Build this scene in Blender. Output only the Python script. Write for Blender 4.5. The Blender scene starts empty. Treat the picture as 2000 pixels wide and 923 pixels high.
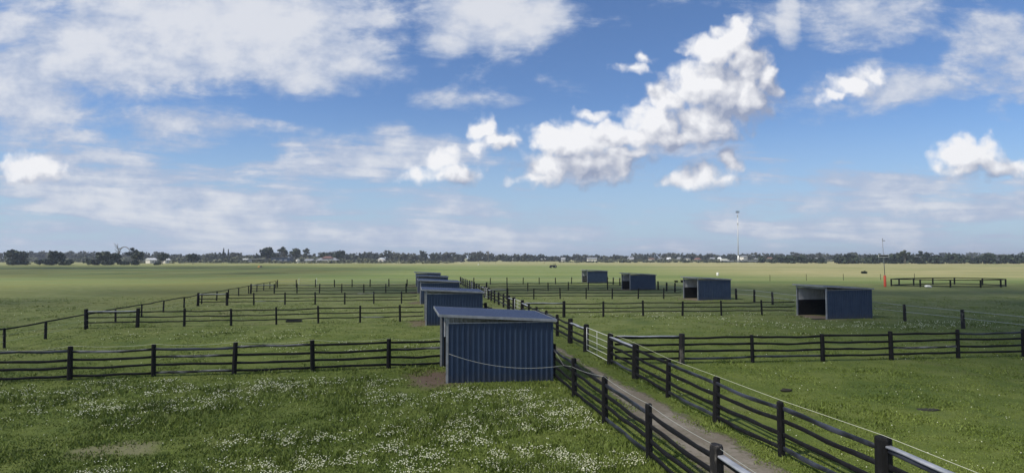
import bpy, bmesh, math, random
import numpy as np
from mathutils import Vector, Matrix
random.seed(7); RNG = np.random.default_rng(7)
R = math.radians
S = bpy.context.scene
COL = S.collection

# ------------------------------------------------------------------ camera
cam_d = bpy.data.cameras.new('camera'); cam = bpy.data.objects.new('camera', cam_d); COL.objects.link(cam)
cam.location = (0, 0, 5.2); cam.rotation_euler = (R(90 + 2.186), 0, 0)
cam_d.sensor_width = 36; cam_d.lens = 19.8; cam_d.clip_start = 0.1; cam_d.clip_end = 30000
S.camera = cam

# ------------------------------------------------------------------ light
SUN_EL, SUN_AZ = 50.0, -115.0          # azimuth measured from +Y (view direction) towards +X
sdir = Vector((math.cos(R(SUN_EL)) * math.sin(R(SUN_AZ)), math.cos(R(SUN_EL)) * math.cos(R(SUN_AZ)), math.sin(R(SUN_EL))))
sun_d = bpy.data.lights.new('sun', 'SUN'); sun = bpy.data.objects.new('sun', sun_d); COL.objects.link(sun)
sun_d.energy = 4.4; sun_d.angle = R(1.2); sun_d.color = (1.0, 0.94, 0.84)
sun.rotation_euler = (-sdir).to_track_quat('-Z', 'Y').to_euler(); sun.location = (0, 0, 50)
S.view_settings.view_transform = 'Standard'; S.view_settings.look = 'None'
S.view_settings.exposure = 0.35; S.view_settings.gamma = 1.0
S.cycles.volume_step_rate = 4

# ------------------------------------------------------------------ node helpers
class NT:
    def __init__(s, tree): s.t = tree; s.n = tree.nodes; s.l = tree.links
    def put(s, sock, v):
        if v is None: return
        if hasattr(v, 'is_output') or isinstance(v, bpy.types.NodeSocket): s.l.new(v, sock)
        else:
            try: sock.default_value = v
            except Exception: sock.default_value = tuple(v) + (1.0,)
    def m(s, op, a, b=None, c=None, clamp=False):
        n = s.n.new('ShaderNodeMath'); n.operation = op; n.use_clamp = clamp
        for i, v in enumerate((a, b, c)):
            if v is not None: s.put(n.inputs[i], v)
        return n.outputs[0]
    def v(s, op, a, b=None, c=None, scale=None):
        n = s.n.new('ShaderNodeVectorMath'); n.operation = op
        for i, q in enumerate((a, b, c)):
            if q is not None: s.put(n.inputs[i], q)
        if scale is not None: s.put(n.inputs['Scale'], scale)
        return n.outputs['Value'] if op in ('LENGTH', 'DOT_PRODUCT', 'DISTANCE') else n.outputs['Vector']
    def noise(s, vec, scale, detail=4, rough=0.55, dist=0.0, dim='3D'):
        n = s.n.new('ShaderNodeTexNoise'); n.noise_dimensions = dim
        s.put(n.inputs['Vector'], vec); n.inputs['Scale'].default_value = scale
        n.inputs['Detail'].default_value = detail; n.inputs['Roughness'].default_value = rough; n.inputs['Distortion'].default_value = dist
        return n.outputs['Fac']
    def voro(s, vec, scale, smooth=None):
        n = s.n.new('ShaderNodeTexVoronoi'); n.voronoi_dimensions = '2D'; s.put(n.inputs['Vector'], vec); n.inputs['Scale'].default_value = scale
        if smooth is not None: n.feature = 'SMOOTH_F1'; n.inputs['Smoothness'].default_value = smooth
        return n.outputs['Distance']
    def ramp(s, f, a, b, lo=0.0, hi=1.0, kind='SMOOTHSTEP'):
        n = s.n.new('ShaderNodeMapRange'); n.interpolation_type = kind
        s.put(n.inputs[0], f); s.put(n.inputs[1], a); s.put(n.inputs[2], b); s.put(n.inputs[3], lo); s.put(n.inputs[4], hi)
        return n.outputs[0]
    def mix(s, f, a, b):
        n = s.n.new('ShaderNodeMix'); n.data_type = 'RGBA'
        s.put(n.inputs[0], f); s.put(n.inputs[6], a if not isinstance(a, tuple) else a + (1.0,)); s.put(n.inputs[7], b if not isinstance(b, tuple) else b + (1.0,))
        return n.outputs[2]
    def xyz(s, v):
        n = s.n.new('ShaderNodeSeparateXYZ'); s.put(n.inputs[0], v); return n.outputs
    def comb(s, x, y, z=0.0):
        n = s.n.new('ShaderNodeCombineXYZ')
        for i, q in enumerate((x, y, z)): s.put(n.inputs[i], q)
        return n.outputs[0]

# ------------------------------------------------------------------ sky
W = bpy.data.worlds.new('World'); S.world = W; W.use_nodes = True
wt = W.node_tree; wt.nodes.clear(); w = NT(wt)
sky = wt.nodes.new('ShaderNodeTexSky'); sky.sky_type = 'NISHITA'; sky.sun_disc = False
sky.sun_elevation = R(SUN_EL); sky.sun_rotation = R(SUN_AZ)
sky.air_density = 1.0; sky.dust_density = 0.6; sky.ozone_density = 2.5; sky.altitude = 0
tc = wt.nodes.new('ShaderNodeTexCoord'); D = tc.outputs['Generated']
dx, dy, dz = w.xyz(D)[0:3]
# direction -> angles: U to the right of the view, V above the horizon (in units of 100 photograph pixels)
ysafe = w.m('MAXIMUM', dy, 0.08)
U = w.m('MULTIPLY', w.m('DIVIDE', dx, ysafe), 11.0); V = w.m('MULTIPLY', w.m('DIVIDE', dz, ysafe), 11.0)
front = w.ramp(dy, 0.1, 0.3)
P = w.comb(U, V, 0.0)
def px(x, y): return ((x - 1000) / 100.0, (503.5 - y) / 100.0)

# heaped clouds: one group evaluated at two places, the difference gives the relief towards the sun
g = bpy.data.node_groups.new('heap_cloud', 'ShaderNodeTree')
g.interface.new_socket('Vector', in_out='INPUT', socket_type='NodeSocketVector'); g.interface.new_socket('Field', in_out='OUTPUT', socket_type='NodeSocketFloat')
gi = g.nodes.new('NodeGroupInput'); go = g.nodes.new('NodeGroupOutput'); q = NT(g)
Pg = gi.outputs[0]
wob = q.n.new('ShaderNodeTexNoise'); wob.noise_dimensions = '2D'; q.put(wob.inputs['Vector'], Pg); wob.inputs['Scale'].default_value = 1.6; wob.inputs['Detail'].default_value = 3
Pw = q.v('ADD', Pg, q.v('MULTIPLY', q.v('SUBTRACT', wob.outputs['Color'], (0.5, 0.5, 0.5)), (0.55, 0.38, 0.0)))
BL = [(1443, 70, 44, 46), (1395, 92, 62, 30), (1470, 128, 48, 48), (1395, 165, 95, 58), (1455, 185, 66, 62), (1300, 188, 42, 34), (1282, 240, 60, 44),
      (1385, 235, 92, 42), (1320, 270, 85, 26), (1250, 262, 46, 22), (1400, 262, 50, 20), (1508, 150, 24, 46),
      (1120, 275, 80, 42), (1072, 268, 40, 34), (1195, 270, 50, 34), (1075, 322, 62, 34), (1150, 322, 92, 38), (1215, 318, 42, 26), (1225, 298, 60, 22), (1160, 224, 34, 11), (1050, 348, 46, 16),
      (944, 246, 34, 28), (972, 268, 36, 22), (940, 288, 24, 20), (866, 316, 34, 24), (822, 340, 38, 18), (890, 342, 54, 18), (880, 300, 16, 14),
      (1243, 128, 36, 11), (1268, 108, 18, 8), (1340, 350, 46, 18), (1372, 338, 44, 24), (1400, 350, 40, 16), (1432, 315, 22, 26), (1672, 165, 52, 24), (1708, 146, 40, 20), (1640, 188, 36, 12),
       
      (60, 330, 70, 26), (1900, 300, 70, 40), (1960, 325, 70, 22), (1880, 330, 60, 14)]
F = None
for bx, by, rx, ry in BL:
    cx, cy = px(bx, by)
    d = q.v('LENGTH', q.v('MULTIPLY', q.v('SUBTRACT', Pw, (cx, cy, 0)), (100.0 / rx, 100.0 / ry, 0)))
    f = q.m('MULTIPLY', q.m('SUBTRACT', 1.0, d), min(1.0, 0.25 + ry / 55.0))
    F = f if F is None else q.m('SMOOTH_MAX', F, f, 0.18)
bil = q.m('SUBTRACT', 0.42, q.voro(Pw, 3.6, 0.5))
bil2 = q.m('SUBTRACT', 0.42, q.voro(Pw, 8.5, 0.5))
fb = q.m('SUBTRACT', q.noise(Pg, 2.8, 6, 0.58, dim='2D'), 0.5)
F = q.m('ADD', F, q.m('MULTIPLY', bil, 0.34)); F = q.m('ADD', F, q.m('MULTIPLY', bil2, 0.10)); F = q.m('ADD', F, q.m('MULTIPLY', fb, 0.62)); F = q.m('ADD', F, 0.10)
q.put(go.inputs[0], F)
def heap(vec):
    n = wt.nodes.new('ShaderNodeGroup'); n.node_tree = g; w.put(n.inputs[0], vec); return n.outputs[0]
F0 = heap(P); F1 = heap(w.v('ADD', P, (-0.09, 0.13, 0))); 
F2 = heap(w.v('ADD', P, (-0.36, 0.50, 0)))
cum_a = w.m('MULTIPLY', w.m('MULTIPLY', w.ramp(F0, -0.10, 0.50), 0.98), front)
rel = w.m('ADD', w.m('MULTIPLY', w.m('SUBTRACT', F0, F1), 0.26), w.m('MULTIPLY', w.m('SUBTRACT', F0, F2), 0.74))
lit = w.ramp(rel, -0.36, 0.50, 0.0, 1.0, 'LINEAR')
ccol = w.mix(w.ramp(lit, 0.0, 0.5, 0, 1, 'LINEAR'), (0.25, 0.29, 0.40), (0.50, 0.515, 0.57))
ccol = w.mix(w.ramp(lit, 0.5, 1.0, 0, 1, 'LINEAR'), ccol, (0.74, 0.74, 0.755))

# layered, softer cloud: sheets seen flat near the horizon
zs = w.m('MAXIMUM', w.m('ADD', dz, 0.045), 0.03)
Q = w.comb(w.m('DIVIDE', dx, zs), w.m('DIVIDE', dy, zs), 0.3)
n_big = w.noise(Q, 0.55, 7, 0.6, 0.4); n_fine = w.noise(w.comb(w.m('MULTIPLY', U, 0.55), w.m('MULTIPLY', V, 1.5), 4.0), 0.9, 8, 0.62, 0.5)
n_puff = w.noise(w.comb(w.m('MULTIPLY', U, 0.8), w.m('MULTIPLY', V, 1.3), 0.0), 1.25, 7, 0.6, dim='2D')
def soft(blobs, vec):
    acc = None
    for bx, by, rx, ry, amp in blobs:
        cx, cy = px(bx, by)
        d = w.v('LENGTH', w.v('MULTIPLY', w.v('SUBTRACT', vec, (cx, cy, 0)), (100.0 / rx, 100.0 / ry, 0)))
        f = w.ramp(d, 0.0, 1.0, amp, 0.0)
        acc = f if acc is None else w.m('MAXIMUM', acc, f)
    return acc
SB = [(430, 20, 560, 230, 1.25), (230, 90, 380, 190, 1.15), (600, 100, 280, 150, 1.0), (960, 20, 250, 130, 1.2), (880, 75, 130, 70, 0.8), (330, 225, 330, 70, 0.62), (450, 240, 200, 40, .55),
      (730, 305, 380, 75, 0.72), (765, 250, 90, 28, 0.62), (230, 380, 430, 170, 0.85), (480, 430, 500, 130, 0.72), (1700, 30, 380, 110, 0.62), (1760, 165, 380, 85, 0.72), (1600, 200, 190, 55, 0.52),
      (1750, 400, 520, 110, 0.68), (1000, 455, 1700, 90, 0.60), (60, 120, 300, 300, 0.9), (1960, 90, 240, 170, 0.8), (870, 190, 150, 34, 0.45), (1010, 200, 80, 28, 0.5), (1550, 40, 48, 130, 0.95), (1320, 285, 200, 60, .4), (1120, 345, 220, 50, .45)]
sm = soft(SB, P)
back = w.m('MULTIPLY', w.m('SUBTRACT', 1.0, front), 0.5)
dens = w.m('ADD', w.m('ADD', w.m('MULTIPLY', sm, 1.0), back), w.m('ADD', w.m('MULTIPLY', w.m('SUBTRACT', n_big, 0.5), 0.9), w.m('ADD', w.m('MULTIPLY', w.m('SUBTRACT', n_fine, 0.5), 1.3), w.m('MULTIPLY', w.m('SUBTRACT', n_puff, 0.5), w.ramp(V, 0.8, 3.4, 0.3, 0.95)))))
n_str = w.noise(w.comb(w.m('MULTIPLY', U, 0.28), w.m('ADD', w.m('MULTIPLY', V, 2.6), w.m('MULTIPLY', U, 0.12)), 0.0), 0.9, 7, 0.6, 0.3, dim='2D')
dens = w.m('ADD', dens, w.m('MULTIPLY', w.m('SUBTRACT', n_str, 0.47), w.ramp(V, 1.6, 3.2, 1.7, 0.0)))
str_a = w.ramp(dens, 0.12, 0.66, 0.0, 0.92)
scol = w.mix(w.ramp(w.m('ADD', dens, w.m('MULTIPLY', w.m('SUBTRACT', n_puff, 0.5), 1.2)), 0.25, 1.25), (0.34, 0.40, 0.53), (0.60, 0.615, 0.655))
skyc = w.v('SCALE', sky.outputs[0], scale=0.078)
# tune the clear-sky hue towards the photograph's
skyc = w.v('MULTIPLY', skyc, (0.86, 1.05, 1.32))
skyc = w.mix(w.ramp(V, 0.0, 3.2, 0.8, 0.0), skyc, (0.34, 0.455, 0.575))
c1 = w.mix(str_a, skyc, scol)
c2 = w.mix(cum_a, c1, ccol)
bg = wt.nodes.new('ShaderNodeBackground'); w.put(bg.inputs[0], c2); bg.inputs[1].default_value = 1.0
wo = wt.nodes.new('ShaderNodeOutputWorld'); w.l.new(bg.outputs[0], wo.inputs[0])
W.cycles.sampling_method = 'MANUAL'; W.cycles.sample_map_resolution = 512

# ------------------------------------------------------------------ materials
def newmat(name):
    m = bpy.data.materials.new(name); m.use_nodes = True; t = m.node_tree
    b = t.nodes['Principled BSDF']; n = NT(t)
    geo = t.nodes.new('ShaderNodeNewGeometry'); tcn = t.nodes.new('ShaderNodeTexCoord')
    return m, n, b, geo.outputs['Position'], tcn.outputs['Object'], geo
def bump(n, b, h, strength, dist):
    bn = n.n.new('ShaderNodeBump'); n.put(bn.inputs['Height'], h); bn.inputs['Strength'].default_value = strength; bn.inputs['Distance'].default_value = dist
    n.l.new(bn.outputs[0], b.inputs['Normal'])
def simple(name, c, c2=None, scale=3.0, rough=0.7, spec=0.4, metal=0.0, bmp=0.0, bd=0.01, stretch=(1, 1, 1), lo=0.35, hi=0.65):
    m, n, b, pos, obj, geo = newmat(name)
    vec = n.v('MULTIPLY', pos, stretch)
    f = n.noise(vec, scale, 6, 0.6)
    if c2: n.l.new(n.mix(n.ramp(f, lo, hi), c, c2), b.inputs['Base Color'])
    else: b.inputs['Base Color'].default_value = c + (1,)
    b.inputs['Roughness'].default_value = rough; b.inputs['Specular IOR Level'].default_value = spec; b.inputs['Metallic'].default_value = metal
    if bmp: bump(n, b, f, bmp, bd)
    return m
M = {}
M['timber'] = simple('black_timber', (0.008, 0.008, 0.008), (0.018, 0.018, 0.019), 9, 0.8, 0.2, 0, 0.5, 0.02, (1, 1, 0.35), 0.45, 0.75)
M['timber_worn'] = simple('worn_timber', (0.016, 0.015, 0.015), (0.16, 0.145, 0.125), 7, 0.8, 0.3, 0, 0.5, 0.02, (1, 1, 0.3), 0.5, 0.72)
M['rail'] = simple('black_rail', (0.007, 0.007, 0.008), (0.014, 0.015, 0.018), 2.2, 0.75, 0.2, 0, 0.4, 0.015, (1, 1, 2.0), 0.45, 0.75)
M['rail_sheen'] = simple('painted_sheen_rail', (0.008, 0.009, 0.011), (0.05, 0.056, 0.075), 1.1, 0.5, 0.4, 0, 0.3, 0.01, (1, 1, 2.0))  # bluish sheen on black rails, painted into the base colour
M['cap'] = simple('silvered_cap', (0.22, 0.235, 0.26), (0.36, 0.37, 0.40), 2.0, 0.6, 0.4, 0, 0.3, 0.01)
M['rail_worn'] = simple('silver_worn_rail', (0.012, 0.012, 0.013), (0.22, 0.22, 0.22), 0.9, 0.8, 0.3, 0, 0.4, 0.02, (1, 1, 6), 0.42, 0.62)
M['rubber'] = simple('black_rubber', (0.006, 0.006, 0.007), (0.012, 0.012, 0.012), 5, 0.75, 0.25)
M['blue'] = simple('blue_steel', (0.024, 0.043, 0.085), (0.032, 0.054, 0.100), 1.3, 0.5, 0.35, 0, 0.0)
def splash(m):
    n = NT(m.node_tree); b = m.node_tree.nodes['Principled BSDF']; old = b.inputs['Base Color'].links[0].from_socket
    tcn = m.node_tree.nodes.new('ShaderNodeNewGeometry'); pos = tcn.outputs['Position']; z = n.xyz(pos)[2]
    st = n.noise(n.v('MULTIPLY', pos, (5, 5, .35)), 1.0, 4, .6); f = n.noise(pos, 5, 5, .65)
    c = n.mix(n.ramp(st, .52, .8, 0, .35), old, (.075, .09, .115))
    c = n.mix(n.ramp(n.m('ADD', z, n.m('MULTIPLY', n.m('SUBTRACT', f, .5), .9)), .05, .5, .32, 0), c, (.075, .065, .05))
    n.l.new(c, b.inputs['Base Color'])
splash(M['blue'])
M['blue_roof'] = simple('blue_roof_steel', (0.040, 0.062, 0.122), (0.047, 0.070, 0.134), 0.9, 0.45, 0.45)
M['zinc'] = simple('grey_steel', (0.23, 0.24, 0.25), (0.33, 0.34, 0.36), 4, 0.5, 0.4, 0.2)
M['zinc_in'] = simple('bare_steel_lining', (0.42, 0.43, 0.44), (0.52, 0.53, 0.54), 3, 0.5, 0.4, 0.1)
M['white'] = simple('white_paint', (0.74, 0.74, 0.71), (0.60, 0.60, 0.56), 5, 0.5)
M['tape'] = simple('white_tape', (0.37, 0.38, 0.34), None, 3, 0.6)
M['rope'] = simple('cream_rope', (0.46, 0.47, 0.34), None, 3, 0.7)
M['dark'] = simple('dark_plastic', (0.012, 0.012, 0.014), (0.02, 0.02, 0.022), 5, 0.6)
M['red'] = simple('red_padding', (0.50, 0.070, 0.030), (0.42, 0.06, 0.03), 3, 0.6)
M['cream'] = simple('cream_wall', (0.62, 0.60, 0.54), (0.52, 0.50, 0.45), 0.6, 0.8)
M['brick'] = simple('brick_wall', (0.26, 0.17, 0.13), (0.20, 0.13, 0.10), 0.8, 0.85)
M['roof_grey'] = simple('grey_roof', (0.16, 0.17, 0.19), (0.22, 0.23, 0.25), 0.5, 0.6)
M['roof_red'] = simple('red_brown_roof', (0.17, 0.085, 0.07), (0.13, 0.07, 0.06), 0.7, 0.75)
M['roof_white'] = simple('pale_roof', (0.62, 0.63, 0.64), (0.5, 0.51, 0.53), 0.4, 0.5)
M['glass'] = simple('window_glass', (0.02, 0.025, 0.03), None, 3, 0.1, 0.6)
M['bark'] = simple('bark', (0.10, 0.085, 0.07), (0.20, 0.18, 0.155), 1.2, 0.9)
M['deadwood'] = simple('dead_wood', (0.13, 0.12, 0.11), (0.19, 0.18, 0.16), 1.2, 0.9)
M['mud'] = simple('mud', (0.035, 0.032, 0.02), (0.02, 0.018, 0.012), 8, 0.9)
M['orange'] = simple('orange_paint', (0.55, 0.22, 0.03), None, 3, 0.6)
def leafmat(name, a, b2, sc=0.35):
    m, n, b, pos, obj, geo = newmat(name)
    f = n.noise(pos, sc, 4, 0.6)
    c = n.mix(n.ramp(f, 0.35, 0.65), a, b2)
    r = geo.outputs['Random Per Island']
    hs = n.n.new('ShaderNodeHueSaturation'); n.put(hs.inputs['Color'], c); n.put(hs.inputs['Value'], n.ramp(r, 0, 1, 0.65, 1.35, 'LINEAR'))
    n.l.new(hs.outputs[0], b.inputs['Base Color']); b.inputs['Roughness'].default_value = 0.75; b.inputs['Specular IOR Level'].default_value = 0.2
    return m
M['leaf'] = leafmat('gum_leaves', (0.030, 0.042, 0.024), (0.060, 0.072, 0.040))
M['leaf_dark'] = leafmat('dark_leaves', (0.016, 0.026, 0.016), (0.030, 0.042, 0.024))
M['leaf_olive'] = leafmat('olive_leaves', (0.070, 0.072, 0.045), (0.11, 0.10, 0.065))
M['leaf_brush'] = leafmat('brush_leaves', (0.075, 0.085, 0.050), (0.12, 0.125, 0.080), 0.1)
M['leaf_wood'] = leafmat('wood_leaves', (0.020, 0.028, 0.020), (0.050, 0.052, 0.036), 0.03)

# grass blades and clover
def blademat():
    m, n, b, pos, obj, geo = newmat('grass_blades')
    f = n.noise(pos, 0.30, 4, 0.6); f2 = n.noise(pos, 1.7, 4, 0.6)
    c = n.mix(n.ramp(f, 0.35, 0.65), (0.092, 0.130, 0.020), (0.142, 0.182, 0.034))
    c = n.mix(n.ramp(f2, 0.52, 0.75), c, (0.160, 0.195, 0.050))
    hs = n.n.new('ShaderNodeHueSaturation'); n.put(hs.inputs['Color'], c)
    n.put(hs.inputs['Value'], n.ramp(geo.outputs['Random Per Island'], 0, 1, 0.74, 1.42, 'LINEAR'))
    n.l.new(hs.outputs[0], b.inputs['Base Color']); b.inputs['Roughness'].default_value = 0.6; b.inputs['Specular IOR Level'].default_value = 0.25
    return m
M['blade'] = blademat()
M['clover'] = simple('clover_heads', (0.60, 0.60, 0.38), (0.76, 0.76, 0.58), 6, 0.8, 0.1)

# ------------------------------------------------------------------ object helpers
def tag(o, label=None, cat=None, group=None, kind=None):
    if label: o['label'] = label
    if cat: o['category'] = cat
    if group: o['group'] = group
    if kind: o['kind'] = kind
    return o
def empty(name, loc=(0, 0, 0), rz=0.0):
    o = bpy.data.objects.new(name, None); COL.objects.link(o); o.location = loc; o.rotation_euler = (0, 0, rz); o.empty_display_size = 0.2; return o
def mesh(name, verts, faces, mat, parent=None, smooth=False):
    me = bpy.data.meshes.new(name); me.from_pydata([tuple(v) for v in verts], [], faces); me.update()
    if mat: me.materials.append(mat)
    if smooth: me.polygons.foreach_set('use_smooth', [True] * len(me.polygons))
    o = bpy.data.objects.new(name, me); COL.objects.link(o)
    if parent: o.parent = parent
    return o
class MB:
    def __init__(s): s.v = []; s.f = []
    def box(s, a, b):
        x0, y0, z0 = a; x1, y1, z1 = b; k = len(s.v)
        s.v += [(x0, y0, z0), (x1, y0, z0), (x1, y1, z0), (x0, y1, z0), (x0, y0, z1), (x1, y0, z1), (x1, y1, z1), (x0, y1, z1)]
        s.f += [(k, k + 3, k + 2, k + 1), (k + 4, k + 5, k + 6, k + 7), (k, k + 1, k + 5, k + 4), (k + 1, k + 2, k + 6, k + 5), (k + 2, k + 3, k + 7, k + 6), (k + 3, k, k + 4, k + 7)]
        return s
    def hexa(s, p):       # 8 corners, bottom ring then top ring
        k = len(s.v); s.v += [tuple(q) for q in p]
        s.f += [(k, k + 3, k + 2, k + 1), (k + 4, k + 5, k + 6, k + 7), (k, k + 1, k + 5, k + 4), (k + 1, k + 2, k + 6, k + 5), (k + 2, k + 3, k + 7, k + 6), (k + 3, k, k + 4, k + 7)]
        return s
    def tube(s, pts, r, n=8, cap=True):
        pts = [Vector(p) for p in pts]; rs = r if isinstance(r, (list, tuple)) else [r] * len(pts); k0 = len(s.v)
        for i, p in enumerate(pts):
            d = (pts[min(i + 1, len(pts) - 1)] - pts[max(i - 1, 0)]).normalized()
            a = Vector((0, 0, 1)) if abs(d.z) < 0.9 else Vector((1, 0, 0))
            x = d.cross(a).normalized(); y = d.cross(x).normalized()
            for j in range(n):
                t = 2 * math.pi * j / n; s.v.append(tuple(p + (x * math.cos(t) + y * math.sin(t)) * rs[i]))
        for i in range(len(pts) - 1):
            for j in range(n):
                a = k0 + i * n + j; b = k0 + i * n + (j + 1) % n; s.f.append((a, b, b + n, a + n))
        if cap:
            s.f.append(tuple(k0 + j for j in range(n))[::-1]); s.f.append(tuple(k0 + (len(pts) - 1) * n + j for j in range(n)))
        return s
    def ico(s, c, r, sub=1, jit=0.0, rnd=random):
        bm = bmesh.new(); bmesh.ops.create_icosphere(bm, subdivisions=sub, radius=1.0); k = len(s.v)
        rr = r if isinstance(r, (tuple, list)) else (r, r, r)
        for v in bm.verts:
            j = 1 + rnd.uniform(-jit, jit); s.v.append((c[0] + v.co.x * rr[0] * j, c[1] + v.co.y * rr[1] * j, c[2] + v.co.z * rr[2] * j))
        for f in bm.faces: s.f.append(tuple(k + v.index for v in f.verts))
        bm.free(); return s
    def build(s, name, mat, parent=None, smooth=False): return mesh(name, s.v, s.f, mat, parent, smooth)
def fast_mesh(name, co, nper, mat, parent=None):
    """co: (N*nper, 3) array, every nper vertices one face"""
    me = bpy.data.meshes.new(name); nv = len(co); nf = nv // nper
    me.vertices.add(nv); me.vertices.foreach_set('co', co.astype(np.float32).ravel())
    me.loops.add(nv); me.loops.foreach_set('vertex_index', np.arange(nv, dtype=np.int32))
    me.polygons.add(nf); me.polygons.foreach_set('loop_start', np.arange(0, nv, nper, dtype=np.int32))
    me.update(calc_edges=True); me.validate()
    if mat: me.materials.append(mat)
    o = bpy.data.objects.new(name, me); COL.objects.link(o)
    if parent: o.parent = parent
    return o
def copy_tree(o, parent=None):
    c = o.copy(); COL.objects.link(c)
    if parent: c.parent = parent
    for ch in o.children: copy_tree(ch, c)
    return c

# smooth value noise in numpy
_tab = RNG.random((256, 256))
def vnoise(x, y):
    xi = np.floor(x).astype(int); yi = np.floor(y).astype(int); fx = x - xi; fy = y - yi
    fx = fx * fx * (3 - 2 * fx); fy = fy * fy * (3 - 2 * fy)
    g = lambda a, b: _tab[a & 255, b & 255]
    return (g(xi, yi) * (1 - fx) + g(xi + 1, yi) * fx) * (1 - fy) + (g(xi, yi + 1) * (1 - fx) + g(xi + 1, yi + 1) * fx) * fy
def fbm(x, y, o=4):
    a = 0.5; r = 0; t = 0
    for i in range(o): r = r + a * vnoise(x * 2 ** i + 17 * i, y * 2 ** i + 31 * i); t += a; a *= 0.5
    return r / t
def relief(x, y):
    fade = np.clip(1 - (np.hypot(x, y) - 60) / 60, 0, 1)
    return (fbm(x * 0.16 + 5, y * 0.16 + 9, 3) - 0.5) * 0.14 * fade
def gz(x, y): return float(relief(np.array([float(x)]), np.array([float(y)]))[0])

# ------------------------------------------------------------------ layout (metres; lane runs away from the camera, turned 10 degrees left)
LANE_L = lambda y: 6.10 - 0.176 * y
LANE_R = lambda y: 9.75 - 0.179 * y
TRACK = lambda y: 8.15 + 0.02 * max(0.0, min(y, 26) - 14) - 0.178 * y
BOUND_L = lambda y: -23.3 - 0.185 * y
BOUND_R = lambda y: 42.0 - 0.196 * y
SHEDS_L = [(-2.70, 23.63, 0), (-6.65, 43.8, 0.985), (-10.38, 64.2, 0.96), (-13.9, 83.5, 0.93), (-17.4, 102.5, 0.92)]
SHEDS_R = [(26.75, 48.1, 0.99), (22.9, 69.6, 0.98), (19.07, 91.2, 0.97), (15.6, 117.0, 0.97)]

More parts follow.
